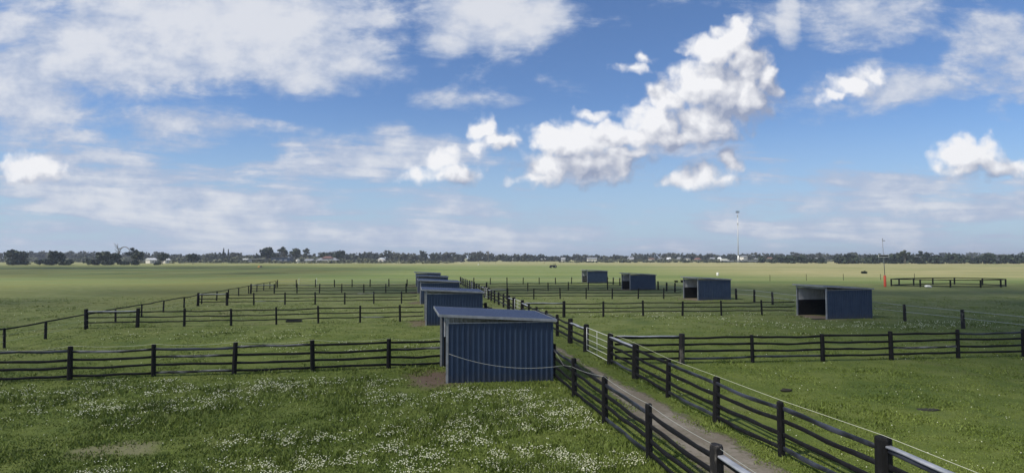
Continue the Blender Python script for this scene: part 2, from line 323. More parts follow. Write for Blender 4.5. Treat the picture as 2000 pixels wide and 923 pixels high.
# ------------------------------------------------------------------ ground
def ground():
    def axis(lim, n, c=0.0):
        t = np.linspace(-1, 1, n); return c + np.sign(t) * (np.abs(t) ** 3.2) * lim + t * 45
    xs = axis(9000, 260); ys = axis(9000, 260, 30.0)
    X, Y = np.meshgrid(xs, ys); Z = relief(X, Y)
    co = np.stack([X, Y, Z], -1).reshape(-1, 3); n = len(xs)
    fa = [(j * n + i, j * n + i + 1, (j + 1) * n + i + 1, (j + 1) * n + i) for j in range(len(ys) - 1) for i in range(n - 1)]
    m, q, b, pos, obj, geo = newmat('grassland')
    x, y, z = q.xyz(pos)[0:3]
    n1 = q.noise(pos, 0.05, 5, 0.6); n2 = q.noise(pos, 0.5, 5, 0.62); n3 = q.noise(pos, 7.0, 5, 0.7)
    # mown strips and worn bands on the airfield: long in x, short in y
    st = q.noise(q.comb(q.m('MULTIPLY', x, 0.004), q.m('MULTIPLY', q.m('ADD', y, q.m('MULTIPLY', x, 0.05)), 0.035), 0), 1.0, 5, 0.65)
    lush = q.mix(q.ramp(n2, 0.35, 0.66), (0.088, 0.120, 0.022), (0.132, 0.160, 0.036))
    pad = q.mix(q.ramp(n2, 0.3, 0.7), (0.112, 0.140, 0.040), (0.178, 0.192, 0.072))
    field = q.mix(q.ramp(st, 0.35, 0.65), (0.105, 0.148, 0.045), (0.175, 0.200, 0.070))
    dry = q.mix(q.ramp(n1, 0.35, 0.65), (0.230, 0.220, 0.095), (0.30, 0.27, 0.135))
    n4 = q.noise(pos, 0.16, 6, 0.68)
    lush = q.mix(q.ramp(n4, 0.56, 0.72, 0, .6), lush, (0.150, 0.145, 0.062)); lush = q.mix(q.ramp(n4, 0.46, 0.30, 0, .7), lush, (0.052, 0.086, 0.018))
    pad = q.mix(q.ramp(n4, 0.54, 0.74, 0, .7), pad, (0.215, 0.185, 0.105)); pad = q.mix(q.ramp(n4, 0.46, 0.30, 0, .7), pad, (0.074, 0.104, 0.030))
    sf = q.noise(q.comb(q.m('MULTIPLY', x, 0.02), q.m('MULTIPLY', q.m('ADD', y, q.m('MULTIPLY', x, 0.18)), 0.22), 3), 1.0, 6, 0.7)
    field = q.mix(q.ramp(sf, 0.5, 0.75, 0, .6), field, (0.205, 0.205, 0.095)); field = q.mix(q.ramp(sf, 0.5, 0.28, 0, .6), field, (0.078, 0.116, 0.034))
    warp = q.m('MULTIPLY', q.m('SUBTRACT', q.noise(pos, 0.02, 4, 0.6), 0.5), 60)
    yw = q.m('ADD', y, warp)
    c = q.mix(q.ramp(q.m('ADD', y, q.m('MULTIPLY', warp, 0.25)), 26, 62), lush, pad)
    c = q.mix(q.ramp(y, 108, 122), c, field)
    # right of the paddocks the field dries out; so does the far edge
    side = q.ramp(q.m('SUBTRACT', x, q.m('MULTIPLY', y, 0.12)), 10, 90)
    band = q.m('MULTIPLY', q.ramp(yw, 118, 175), side)
    c = q.mix(q.m('MULTIPLY', band, q.ramp(st, 0.25, 0.6)), c, dry)
    c = q.mix(q.m('MULTIPLY', q.ramp(yw, 300, 520), 0.75), c, dry)
    lft = q.ramp(q.m('ADD', x, q.m('MULTIPLY', y, 0.185)), -16, -26)
    c = q.mix(q.m('MULTIPLY', lft, q.ramp(q.noise(pos, 0.03, 5), 0.4, 0.6)), c, (0.150, 0.160, 0.050))
    # bare earth: in the shelter mouths, under gateways, the worn pale patch
    def patch(cx, cy, rx, ry, col, c, k=1.0, rot=0.18):
        dxx = q.m('SUBTRACT', x, cx); dyy = q.m('SUBTRACT', y, cy)
        a = q.m('DIVIDE', q.m('ADD', dxx, q.m('MULTIPLY', dyy, rot)), rx); bb = q.m('DIVIDE', q.m('SUBTRACT', dyy, q.m('MULTIPLY', dxx, rot)), ry)
        d = q.m('SQRT', q.m('ADD', q.m('MULTIPLY', a, a), q.m('MULTIPLY', bb, bb)))
        d = q.m('ADD', d, q.m('MULTIPLY', q.m('SUBTRACT', n2, 0.5), 2.2)); d = q.m('ADD', d, q.m('MULTIPLY', q.m('SUBTRACT', n3, 0.5), 0.6))
        return q.mix(q.ramp(d, 0.55, 1.25, k, 0.0), c, col)
    c = patch(-3.3, 24.6, 1.2, 2.2, (0.135, 0.098, 0.070), c)
    for sx, sy, sc in SHEDS_R[:3]: c = patch(sx + 0.2, sy + 1.8, 1.7, 2.4, (0.20, 0.155, 0.115), c)
    c = patch(-10.7, 15.5, 1.25, 0.65, (0.200, 0.185, 0.105), c, 0.75)
    for sx, sy, sc in SHEDS_L[1:]: c = patch(sx - 0.6, sy + 1.8, 1.2, 2.2, (0.15, 0.12, 0.08), c)
    q.l.new(c, b.inputs['Base Color']); b.inputs['Roughness'].default_value = 0.95; b.inputs['Specular IOR Level'].default_value = 0.15
    hgt = q.m('ADD', q.m('MULTIPLY', n3, 0.6), n2)
    bump(q, b, hgt, 0.6, 0.25)
    o = mesh('ground', co.tolist(), fa, m, None, True); tag(o, kind='structure'); return o
ground()

# dirt track worn along the lane
def track():
    m, q, b, pos, obj, geo = newmat('worn_dirt')
    x, y, z = q.xyz(pos)[0:3]
    off = q.m('SUBTRACT', x, q.m('SUBTRACT', q.ramp(y, 14, 26, 8.15, 8.39, 'LINEAR'), q.m('MULTIPLY', y, 0.178)))
    n1 = q.noise(pos, 0.7, 5, 0.6); n2 = q.noise(pos, 6, 5, 0.65)
    c = q.mix(q.ramp(n1, 0.35, 0.65), (0.150, 0.128, 0.098), (0.215, 0.190, 0.155))
    c = q.mix(q.ramp(n2, 0.45, 0.75), c, (0.115, 0.110, 0.070))
    q.l.new(c, b.inputs['Base Color']); b.inputs['Roughness'].default_value = 0.95; b.inputs['Specular IOR Level'].default_value = 0.1
    d = q.m('ADD', q.m('ABSOLUTE', off), q.m('MULTIPLY', q.m('SUBTRACT', n1, 0.5), 1.5)); d = q.m('ADD', d, q.m('MULTIPLY', q.m('SUBTRACT', n2, 0.5), 0.55))
    d = q.m('ADD', d, q.ramp(y, 16.5, 29.0, 0.0, 0.80)); d = q.m('ADD', d, q.ramp(y, 35, 60, 0.0, 0.5))
    q.l.new(q.ramp(d, 0.68, 1.12, 1.0, 0.0), b.inputs['Alpha']); bump(q, b, n2, 0.5, 0.05)
    V_, F_ = [], []
    ys = np.linspace(4, 112, 220); k = 7
    for i, yy in enumerate(ys):
        for j in range(k):
            xx = TRACK(yy) + (j / (k - 1) - 0.5) * 3.1; V_.append((xx, yy, gz(xx, yy) + 0.012))
        if i:
            for j in range(k - 1): a = (i - 1) * k + j; F_.append((a, a + 1, a + k + 1, a + k))
    o = mesh('dirt_track', V_, F_, m, None, True); tag(o, kind='structure')
track()
# pale dry strip along the far side of the airfield
def strip():
    m, q, b, pos, obj, geo = newmat('pale_gravel')
    n1 = q.noise(q.v('MULTIPLY', pos, (0.2, 1, 1)), 0.08, 5, 0.6)
    q.l.new(q.mix(q.ramp(n1, 0.35, 0.65), (0.40, 0.35, 0.24), (0.55, 0.49, 0.36)), b.inputs['Base Color']); b.inputs['Roughness'].default_value = 0.95
    V_, F_ = [], []; xs = np.linspace(-270, -50, 60)
    for i, xx in enumerate(xs):
        t = i / 59; wd = 34 * math.sin(math.pi * min(1, t * 1.3 + 0.08)) ** 0.6 * (1 - 0.7 * t) + 6 + 5 * math.sin(i * 1.7)
        V_ += [(xx, 640 - wd, 0.03), (xx, 640 + wd, 0.03)]
        if i: a = 2 * i; F_.append((a - 2, a, a + 1, a - 1))
    o = mesh('gravel_road', V_, F_, m); tag(o, kind='structure')
strip()

# ------------------------------------------------------------------ fences
def post_mesh(h, r, seed, lean=(0, 0)):
    rnd = random.Random(seed); mb = MB(); n = 9; rings = [(-0.05, 1.04), (h * 0.3, 1.0), (h * 0.65, 0.97), (h - 0.05, 0.96), (h - 0.012, 0.88), (h, 0.72)]
    k = 0; ph = rnd.uniform(0, 6); prof = [1 + rnd.uniform(-0.09, 0.09) for _ in range(n)]
    for z, s in rings:
        for j in range(n):
            t = 2 * math.pi * j / n + ph; rr = r * s * prof[j] * (1 + rnd.uniform(-0.025, 0.025)); mb.v.append((math.cos(t) * rr + lean[0] * z, math.sin(t) * rr + lean[1] * z, z + (rnd.uniform(-0.01, 0.01) if z > h - 0.03 else 0)))
    for i in range(len(rings) - 1):
        for j in range(n): a = i * n + j; b = i * n + (j + 1) % n; mb.f.append((a, b, b + n, a + n))
    mb.f.append(tuple((len(rings) - 1) * n + j for j in range(n)))
    return mb
def rail_mesh(p, q, hh, th, seed, sag=0.055, segs=8):
    rnd = random.Random(seed); mb = MB(); p = Vector(p); q = Vector(q); d = (q - p); side = Vector((-d.y, d.x, 0)).normalized()
    sg = rnd.uniform(-0.2, 1) * sag; sec = [(-1, -0.7), (-0.6, -1), (0.6, -1), (1, -0.7), (1, 0.7), (0.6, 1), (-0.6, 1), (-1, 0.7)]
    w1 = rnd.uniform(0, 6); amp = rnd.uniform(0.004, 0.024)
    for i in range(segs + 1):
        t = i / segs; c = p.lerp(q, t); c.z -= sg * 4 * t * (1 - t) - amp * math.sin(t * 9 + w1) * math.sin(math.pi * t)
        c += side * 0.012 * math.sin(t * 5 + w1) * math.sin(math.pi * t); s = 1 + rnd.uniform(-0.14, 0.12)
        for a, b in sec: mb.v.append(tuple(c + side * a * th * s / 2 + Vector((0, 0, b * hh * s / 2))))
    for i in range(segs):
        for j in range(8): a = i * 8 + j; b = i * 8 + (j + 1) % 8; mb.f.append((a, b, b + 8, a + 8))
    mb.f.append(tuple(range(8))[::-1]); mb.f.append(tuple(segs * 8 + j for j in range(8)))
    return mb
def fence(name, label, pts, heights, ph=1.40, pr=0.095, thick=(), caps=(), tape=None, tape_h=None, tape_sag=0.0, sheen=0.0, worn=(), group=None, skip=(), end_posts=True, rail_h=0.085, rail_t=0.055, thin=(), seed=0, cat='fence', worn_rails=0.0):
    """pts: [(x, y)] post positions; heights: rail heights"""
    rnd = random.Random(seed + 101)
    base = Vector((pts[0][0], pts[0][1], 0)); root = empty(name, tuple(base)); tag(root, label, cat, group)
    tops = []
    for i, (x, y) in enumerate(pts):
        z = gz(x, y); big = i in thick; h = ph + (0.07 if big else rnd.uniform(-0.06, 0.05)); r = pr * (1.55 if big else rnd.uniform(0.9, 1.1))
        tops.append(Vector((x, y, z + h)))
        if not end_posts and i in (0, len(pts) - 1): continue
        if i in thin: continue
        o = post_mesh(h, r, seed * 50 + i, (rnd.uniform(-.035, .035), rnd.uniform(-.03, .03))).build('post', M['timber_worn'] if i in worn else M['timber'], root, False)
        o.location = Vector((x, y, z)) - base
    for i in range(len(pts) - 1):
        if i in skip: continue
        a, b = pts[i], pts[i + 1]
        for k, h in enumerate(heights):
            pa = Vector((a[0], a[1], gz(*a) + h + rnd.uniform(-.03, .03))) - base; pb = Vector((b[0], b[1], gz(*b) + h + rnd.uniform(-.012, .012))) - base
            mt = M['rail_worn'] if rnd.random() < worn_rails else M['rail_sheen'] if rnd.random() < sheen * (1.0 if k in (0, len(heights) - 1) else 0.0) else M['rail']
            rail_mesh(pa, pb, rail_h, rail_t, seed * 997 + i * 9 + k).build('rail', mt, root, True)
            if k == 0 and i in caps:
                up = Vector((0, 0, 0.062)); dd = (pb - pa).normalized() * (pr * 1.3)
                rail_mesh(pa + up + dd, pb + up - dd, 0.055, 0.15, seed * 31 + i, 0.01).build('cap_rail', M['cap'], root, True)
    if tape:
        for th in (tape_h if isinstance(tape_h, (list, tuple)) else [tape_h]):
            mb = MB(); pl = []
            for i in range(len(tops)):
                p = tops[i].copy(); p.z += (th if th is not None else 0.02); pl.append(p - base)
            for i in range(len(pl) - 1):
                sg = tape_sag * rnd.uniform(0.3, 1.0)
                mb.tube([pl[i].lerp(pl[i + 1], t) - Vector((0, 0, sg * 4 * t * (1 - t))) for t in (0, .2, .4, .6, .8, 1)], tape, 5, False)
            mb.build('electric_tape', M['tape'] if tape > 0.009 else M['rope'], root, True)
    return root

# left cross fences (y = a + b x); post x positions surveyed, extended to the boundary
def row(a, b, xs): return [(x, a + b * x) for x in xs]
G4, G3 = (1.20, 0.86, 0.51, 0.17), (1.18, 0.79, 0.42)
GR = 'fences crossing the left paddocks'
def steps(x0, x1, n): return [x0 + (x1 - x0) * i / n for i in range(n + 1)]
r1 = [-3.35, -5.85, -9.2, -12.5, -15.72, -18.9, -22.0, -25.2, -28.3]
fence('rail_fence', 'black four-rail fence ending at the nearest blue shelter, pale rope drooping over it', row(28.05, 0.200, r1), G4, 1.42, 0.10, rail_h=0.105, thick=(8,), tape=0.007, tape_h=0.01, tape_sag=0.16, sheen=0.3, worn_rails=0.22, seed=1, end_posts=True, caps=(7,), thin=(0,))
r2 = [-7.35, -9.2, -12.3, -15.44, -18.5, -21.7, -24.9, -28.0, -31.3]
fence('rail_fence', 'black three-rail fence across the left paddocks running to the second left shelter', row(48.55, 0.222, r2), G3, 1.36, 0.085, thick=(7, 8), caps=(7,), worn_rails=0.12, seed=2, thin=(0,))
r3 = [-11.0, -12.7, -15.75, -18.9, -22.05, -25.2, -28.4, -31.1, -34.0]
fence('rail_fence', 'black three-rail fence across the left paddocks running to the third left shelter', row(67.3, 0.180, r3), G3, 1.36, 0.085, thick=(7, 8), caps=(7,), worn_rails=0.1, seed=3, thin=(0,))
r4 = [-14.5, -16.0, -19.0, -22.2, -25.4, -28.6, -31.8, -35.0, -38.3]
fence('rail_fence', 'black three-rail fence across the left paddocks running to the fourth left shelter', row(87.2, 0.115, r4), G3, 1.34, 0.085, thick=(8,), caps=(7,), seed=4, thin=(0,))
r5 = [-18.2, -19.4, -22.6, -25.9, -29.0, -32.0, -35.2, -38.4, -41.5]
fence('tape_fence', 'farthest left fence of bare black posts joined by pale tape', row(108.2, 0.20, r5), (), 1.33, 0.095, tape=0.022, tape_h=[-0.06, -0.5, -0.95], seed=5, thin=(0,))
# boundary on the far left: one rail on the post tops
yb = [20.5, 24.6, 28.7, 32.8, 36.5, 41.0, 45.2, 49.6, 54.0, 59.0, 64.0, 69.0, 73.5, 78.0, 82.8, 87.3, 91.5, 95.6, 99.9]
fence('boundary_fence', 'single-rail boundary fence climbing diagonally along the outer left side of the paddocks', [(BOUND_L(y), y) for y in yb], (1.12,), 1.10, 0.075, seed=6, rail_h=0.085, tape=0.006, tape_h=[-0.4, -0.75])

# right cross fences
s1 = [LANE_R(27.74) + 0.25, 8.37, 12.04, 15.73, 19.43, 23.1, 26.8, 30.5, 34.2]
fence('rail_fence', 'black four-rail fence leaving the lane beside the metal gate, second post worn pale', row(27.30, 0.090, s1), (1.28, 0.95, 0.61, 0.29), 1.42, 0.10, rail_h=0.105, thick=(1,), caps=(0,), worn=(1,), sheen=0.15, worn_rails=0.06, seed=7, thin=(0,))
s2 = [LANE_R(49.6) + 0.2, 4.57, 8.1, 11.7, 15.3, 18.9, 22.7, 25.8]
fence('rail_fence', 'black three-rail fence across the right paddocks ending at the largest right shelter', row(49.45, 0.085, s2), G3, 1.36, 0.085, thick=(1,), caps=(0,), seed=8, thin=(0, 7))
s3 = [LANE_R(70.8) + 0.2, -0.6, 2.75, 6.1, 9.4, 12.75, 16.1, 19.4, 21.7]
fence('rail_fence', 'black three-rail fence across the right paddocks ending at the second nearest right shelter', row(71.1, 0.060, s3), G3, 1.36, 0.085, thick=(1,), caps=(0,), seed=9, thin=(0, 8))
s4 = [LANE_R(88) + 0.2, -4.0, -0.75, 2.5, 5.75, 9.0, 12.3, 15.5, 18.3]
fence('rail_fence', 'black three-rail fence across the right paddocks ending at the third right shelter', row(88.9, 0.17, s4), G3, 1.34, 0.085, thick=(1,), seed=10, thin=(0, 8))
s5 = [LANE_R(110.5) + 0.2, -7.5, -4.25, -1.0, 2.2, 5.4, 8.7, 11.95, 15.0]
fence('tape_fence', 'farthest right fence of bare black posts joined by pale tape', row(111.6, 0.15, s5), (), 1.33, 0.095, tape=0.022, tape_h=[-0.06, -0.5, -0.95], seed=11, thin=(0, 8))
yr = [28, 32.5, 37, 41.8, 46.6, 51.5, 57.5, 63.15, 66.9, 70.5, 75, 79, 83, 86.3, 89.0, 91.9, 96, 100, 104, 108, 111.4, 114.5]
fence('tape_fence', 'grey posts with white tape behind the right shelters', [(BOUND_R(y) - (0.5 if y < 65 else 0.2), y) for y in yr], (), 1.40, 0.13, tape=0.019, tape_h=[-0.09, -0.62], worn=tuple(range(0, 8)), seed=12)
# lower wire of the same fence is thinner
# lane fences
yl = [4.9, 8.1, 11.4, 14.65, 18.0, 21.35, 24.55, 27.7, 30.9, 34.1, 37.3, 40.5, 43.7, 46.9, 50.1, 53.3, 56.5, 59.7, 62.9, 66.1, 69.3, 72.5, 75.7, 78.9, 82.1, 85.3, 88.5, 91.7, 94.9, 98.1, 101.3, 104.5, 107.7]
fence('rail_fence', 'black rail fence on the left side of the lane, its near end beside the clover', [(LANE_L(y), y) for y in yl], (1.22, 0.90, 0.55, 0.20), 1.42, 0.088, thick=(2, 7, 13, 20, 27), caps=(0, 1), sheen=0.45, worn=(2,), seed=13, rail_h=0.11)
def lane_part(ys, label, caps, thick, hs, seed, tape=None, sheen=0.3):
    return fence('rail_fence', label, [(LANE_R(y), y) for y in ys], hs, 1.43, 0.10, thick=thick, caps=caps, sheen=sheen, seed=seed, tape=tape, tape_h=0.03, tape_sag=0.0, rail_h=0.11)
lane_part([5.2, 8.4, 11.75, 14.98, 18.15, 21.5, 24.63, 27.74], 'black four-rail fence on the right side of the lane nearest the camera', (0, 1, 6), (2, 6, 7), (1.27, 0.93, 0.58, 0.22), 14, 0.007, 0.75)
lane_part([31.55, 34.6, 37.64, 40.7, 43.7, 46.7, 49.6], 'short fence on the right side of the lane between the first and second gates', (0, 5), (0, 1, 6), G3, 15)
lane_part([53.3, 56.4, 59.5, 62.6, 65.8, 68.6, 71.0], 'short fence on the right side of the lane between the second and third gates', (0, 5), (0, 1, 6), G3, 16)
lane_part([74.6, 77.7, 80.8, 84.0, 87.4], 'short fence on the right side of the lane between the third and fourth gates', (0,), (0, 4), G3, 17)
lane_part([91.0, 94.2, 97.4, 100.6, 103.8, 107, 110.6], 'last fence on the right side of the lane, beyond the fourth gate', (), (0, 6), G3, 18)

# gates
def gate(y0, y1, label, h=1.25):
    a = Vector((LANE_R(y0), y0, 0)); b = Vector((LANE_R(y1), y1, 0)); d = (b - a); L = d.length - 0.42; ang = math.atan2(d.y, d.x)
    root = empty('metal_gate', tuple(a + d.normalized() * 0.21 + Vector((0, 0, 0.10 + gz(a.x, a.y)))), ang); tag(root, label, 'gate', 'metal gates along the lane')
    MB().tube([(0, 0, 0), (0, 0, h)], 0.020, 8).tube([(L, 0, 0), (L, 0, h)], 0.020, 8).tube([(0, 0, h), (L, 0, h)], 0.016, 8).tube([(0, 0, 0.02), (L, 0, 0.02)], 0.016, 8).build('gate_frame', M['white'], root, True)
    for k in range(1, 4): MB().tube([(0, 0, h * k / 4), (L, 0, h * k / 4)], 0.011, 6).build('bar', M['white'], root, True)
    MB().tube([(L * .5, 0, 0.02), (L * .5, 0, h)], 0.012, 6).build('brace', M['white'], root, True)
gate(27.74, 31.55, 'pale metal gate with five bars standing nearest in the lane fence')
gate(49.6, 53.3, 'second pale metal gate along the lane, level with the second shelter row')
gate(71.0, 74.6, 'third pale metal gate along the lane, partly hidden by lane posts')
gate(87.4, 91.0, 'farthest pale metal gate along the lane')

# ------------------------------------------------------------------ horse shelters
def corr(p0, p1, z0, z1a, z1b, n_ribs, depth, outward, th=0.004):
    """ribbed sheet between ground points p0 and p1 (z1a/z1b: top at each end)"""
    p0 = Vector(p0); p1 = Vector(p1); L = (p1 - p0).length; d = (p1 - p0) / L; out = Vector(outward)
    V_, F_ = [], []; prof = []
    pitch = L / n_ribs
    for k in range(n_ribs):
        s = k * pitch; prof += [(s, 0), (s + pitch * .62, 0), (s + pitch * .70, 1), (s + pitch * .92, 1)]
    prof.append((L, 0))
    for s, o in prof:
        c = p0 + d * s + out * (o * depth); zt = z1a + (z1b - z1a) * s / L
        V_ += [(c.x, c.y, z0), (c.x, c.y, zt)]
    for i in range(len(prof) - 1): a = 2 * i; F_.append((a, a + 2, a + 3, a + 1))
    # inner skin closes the sheet
    k = len(V_); ci = -out * 0.03
    for e in (p0 + ci, p1 + ci): V_ += [(e.x, e.y, z0), (e.x, e.y, z1a if e == p0 + ci else z1b)]
    F_.append((k + 2, k, k + 1, k + 3)); F_.append((0, 1, k + 1, k)); m_ = 2 * (len(prof) - 1); F_.append((m_ + 1, m_, k + 2, k + 3))
    return V_, F_
def shelter(loc, wa, da, Wd, Dp, label, zs=1.0, ribs=20):
    """front (open side) faces -x; wa, da: directions of the width and depth walls (skewed by hand-built frames)"""
    root = empty('horse_shelter', (loc[0], loc[1], gz(*loc) - 0.01)); tag(root, label, 'shelter', 'blue steel horse shelters in the paddocks')
    u = Vector((math.cos(wa), math.sin(wa), 0)); v = Vector((-math.sin(da), math.cos(da), 0))
    P_ = lambda a, b, z=0: tuple(u * a + v * b + Vector((0, 0, z)))
    hf, hr, hw = 2.82 * zs, 2.60 * zs, 2.47 * zs
    for nm, b, o in (('side_wall', 0.0, -v), ('side_wall', Dp, v)):
        V_, F_ = corr(P_(0.05, b), P_(Wd, b), 0.0, hw, hw + 0.03, ribs, 0.042, o); mesh(nm, V_, F_, M['blue'], root)
        e = MB(); y0 = b - (0.046 if b == 0 else -0.046)
        e.hexa([P_(0.04, min(b, y0) - .004, hw - .01), P_(Wd + .01, min(b, y0) - .004, hw + .02), P_(Wd + .01, max(b, y0) + .004, hw + .02), P_(0.04, max(b, y0) + .004, hw - .01),
                P_(0.04, min(b, y0) - .004, hw + .025), P_(Wd + .01, min(b, y0) - .004, hw + .055), P_(Wd + .01, max(b, y0) + .004, hw + .055), P_(0.04, max(b, y0) + .004, hw + .025)])
        e.build('wall_capping', M['zinc'], root)
    V_, F_ = corr(P_(Wd, 0.0), P_(Wd, Dp), 0.0, hr - 0.06, hr - 0.06, int(ribs * Dp / Wd), 0.028, u); mesh('rear_wall', V_, F_, M['blue'], root)
    V_, F_ = corr(P_(Wd - 0.045, Dp - .05), P_(Wd - 0.045, .05), 1.40 * zs, hr - 0.08, hr - 0.08, int(ribs * Dp / Wd), 0.02, -u); mesh('steel_lining', V_, F_, M['zinc_in'], root)
    V_, F_ = corr(P_(Wd - .06, Dp - 0.045), P_(.14, Dp - 0.045), 1.40 * zs, hw - .02, hw - .02, ribs, 0.02, -v); mesh('steel_lining', V_, F_, M['zinc_in'], root)
    V_, F_ = corr(P_(.14, 0.045), P_(Wd - .06, 0.045), 1.40 * zs, hw - .02, hw - .02, ribs, 0.02, v); mesh('steel_lining', V_, F_, M['zinc_in'], root)
    hk = 1.42 * zs
    k = MB()
    k.hexa([P_(Wd - .11, .05, 0), P_(Wd - .05, .05, 0), P_(Wd - .05, Dp - .05, 0), P_(Wd - .11, Dp - .05, 0), P_(Wd - .11, .05, hk), P_(Wd - .05, .05, hk), P_(Wd - .05, Dp - .05, hk), P_(Wd - .11, Dp - .05, hk)])
    for b0, b1 in ((.05, .11), (Dp - .11, Dp - .05)):
        k.hexa([P_(.12, b0, 0), P_(Wd - .115, b0, 0), P_(Wd - .115, b1, 0), P_(.12, b1, 0), P_(.12, b0, hk), P_(Wd - .115, b0, hk), P_(Wd - .115, b1, hk), P_(.12, b1, hk)])
    k.build('rubber_kickboard', M['rubber'], root)
    for b in (-0.04, Dp - 0.05):
        MB().hexa([P_(-.05, b, 0), P_(.045, b, 0), P_(.045, b + .09, 0), P_(-.05, b + .09, 0), P_(-.05, b, hf - .1), P_(.045, b, hf - .1), P_(.045, b + .09, hf - .1), P_(-.05, b + .09, hf - .1)]).build('corner_post', M['zinc'], root)
    MB().hexa([P_(-.045, .06, hf - .24), P_(.04, .06, hf - .24), P_(.04, Dp - .06, hf - .24), P_(-.045, Dp - .06, hf - .24), P_(-.045, .06, hf - .105), P_(.04, .06, hf - .105), P_(.04, Dp - .06, hf - .105), P_(-.045, Dp - .06, hf - .105)]).build('front_beam', M['zinc'], root)
    # roof: ribbed sheet running down to the rear, plus fascia
    ov, oy, orr = 0.34, 0.12, 0.10; sl = (hr - hf) / Wd
    z = lambda a: hf + sl * a
    V_, F_ = [], []; n = 18; prof = []
    for i in range(n):
        s = -oy + (Dp + 2 * oy) * i / n; p = (Dp + 2 * oy) / n; prof += [(s, 0), (s + p * .72, 0), (s + p * .8, .022), (s + p * .92, .022)]
    prof.append((Dp + oy, 0))
    for s, o in prof:
        for a in (-ov, Wd + orr): V_.append(P_(a, s, z(a) + .005 + o))
    for i in range(len(prof) - 1): a = 2 * i; F_.append((a, a + 1, a + 3, a + 2))
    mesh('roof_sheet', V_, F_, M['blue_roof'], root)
    MB().hexa([P_(-ov + .03, -oy + .03, z(-ov) - .07), P_(Wd + orr - .03, -oy + .03, z(Wd) - .07), P_(Wd + orr - .03, -oy + .08, z(Wd) - .07), P_(-ov + .03, -oy + .08, z(-ov) - .07),
               P_(-ov + .03, -oy + .03, z(-ov) - .002), P_(Wd + orr - .03, -oy + .03, z(Wd) - .002), P_(Wd + orr - .03, -oy + .08, z(Wd) - .002), P_(-ov + .03, -oy + .08, z(-ov) - .002)])
    f = MB()
    def bar(a0, b0, a1, b1, lo=-.075, hi=.03):
        f.hexa([P_(a0, b0, z(a0) + lo), P_(a1, b0, z(a1) + lo), P_(a1, b1, z(a1) + lo), P_(a0, b1, z(a0) + lo), P_(a0, b0, z(a0) + hi), P_(a1, b0, z(a1) + hi), P_(a1, b1, z(a1) + hi), P_(a0, b1, z(a0) + hi)])
    bar(-ov - .03, -oy - .03, Wd + orr + .03, -oy - .003); bar(-ov - .03, Dp + oy + .003, Wd + orr + .03, Dp + oy + .03)
    bar(-ov - .03, -oy - .002, -ov - .003, Dp + oy + .002); bar(Wd + orr + .003, -oy - .002, Wd + orr + .03, Dp + oy + .002)
    f.build('fascia', M['zinc'], root)
    for b in (0.05, Dp / 2, Dp - 0.1):
        MB().hexa([P_(-ov, b, z(-ov) - .09), P_(Wd - .08, b, z(Wd - .08) - .09), P_(Wd - .08, b + .05, z(Wd - .08) - .09), P_(-ov, b + .05, z(-ov) - .09), P_(-ov, b, z(-ov) - .006), P_(Wd - .08, b, z(Wd - .08) - .006), P_(Wd - .08, b + .05, z(Wd - .08) - .006), P_(-ov, b + .05, z(-ov) - .006)]).build('rafter', M['zinc'], root)
    return root
A10 = R(10.2)
shelter(SHEDS_L[0][:2], R(4.5), R(11.0), 4.46, 3.75, 'nearest blue ribbed steel horse shelter with a rope sagging across its wall')
LL = ['second blue horse shelter on the left of the lane, directly behind the nearest one', 'third blue horse shelter on the left of the lane, half hidden behind the second',
      'fourth blue horse shelter on the left of the lane, mostly its roof showing', 'farthest blue horse shelter left of the lane, only its roof edge showing above the others']
LR = ['largest blue shelter on the right, open to the left with bare earth at its mouth', 'second nearest blue shelter on the right, standing between it and the third',
      'third blue shelter on the right, fence rails crossing its base', 'smallest and farthest blue shelter on the right']
LR[1] = 'second largest of the open-fronted blue shelters on the right'
proto = shelter((0, 0), 0, 0, 4.40, 3.75, LL[0])
for i, (x, y, s) in enumerate(SHEDS_L[1:] + SHEDS_R):
    o = proto if i == 0 else copy_tree(proto)
    o.location = (x, y, gz(x, y) - 0.01); o.rotation_euler = (0, 0, A10 if i < 4 else R(9.5)); o.scale = (1, 1, s); o['label'] = (LL + LR)[i]

# rope from the nearest shelter to the lane fence
def rope():
    y0 = 23.56; a = Vector((-2.62, 23.50, 1.24)); b = Vector((2.05, 22.45, 0.96)); c = Vector((LANE_L(24.55) - .08, 24.5, 1.42)); d = Vector((LANE_L(21.35) - .1, 21.35, 1.13)); e = Vector((LANE_L(18) - .02, 18.0, 1.46))
    def cat(p, q, sag, n=12): return [p.lerp(q, i / n) - Vector((0, 0, sag * 4 * (i / n) * (1 - i / n))) for i in range(n + 1)]
    mb = MB(); mb.tube(cat(a, b, 0.30), 0.008, 6).tube(cat(c, b, 0.0, 2), 0.005, 6).tube(cat(b, d, 0.0, 3), 0.007, 6).tube(cat(d, e, 0.05), 0.006, 6)
    pts = [(LANE_L(y) - .02, y, 1.46) for y in (18.0, 14.65, 11.4, 8.1, 4.9)]
    for p, q2 in zip(pts[:-1], pts[1:]): mb.tube(cat(Vector(p), Vector(q2), 0.05), 0.005, 6)
    tag(mb.build('rope', M['tape'], None, True), 'pale rope sagging across the nearest shelter wall then running along the lane fence', 'rope')
rope()

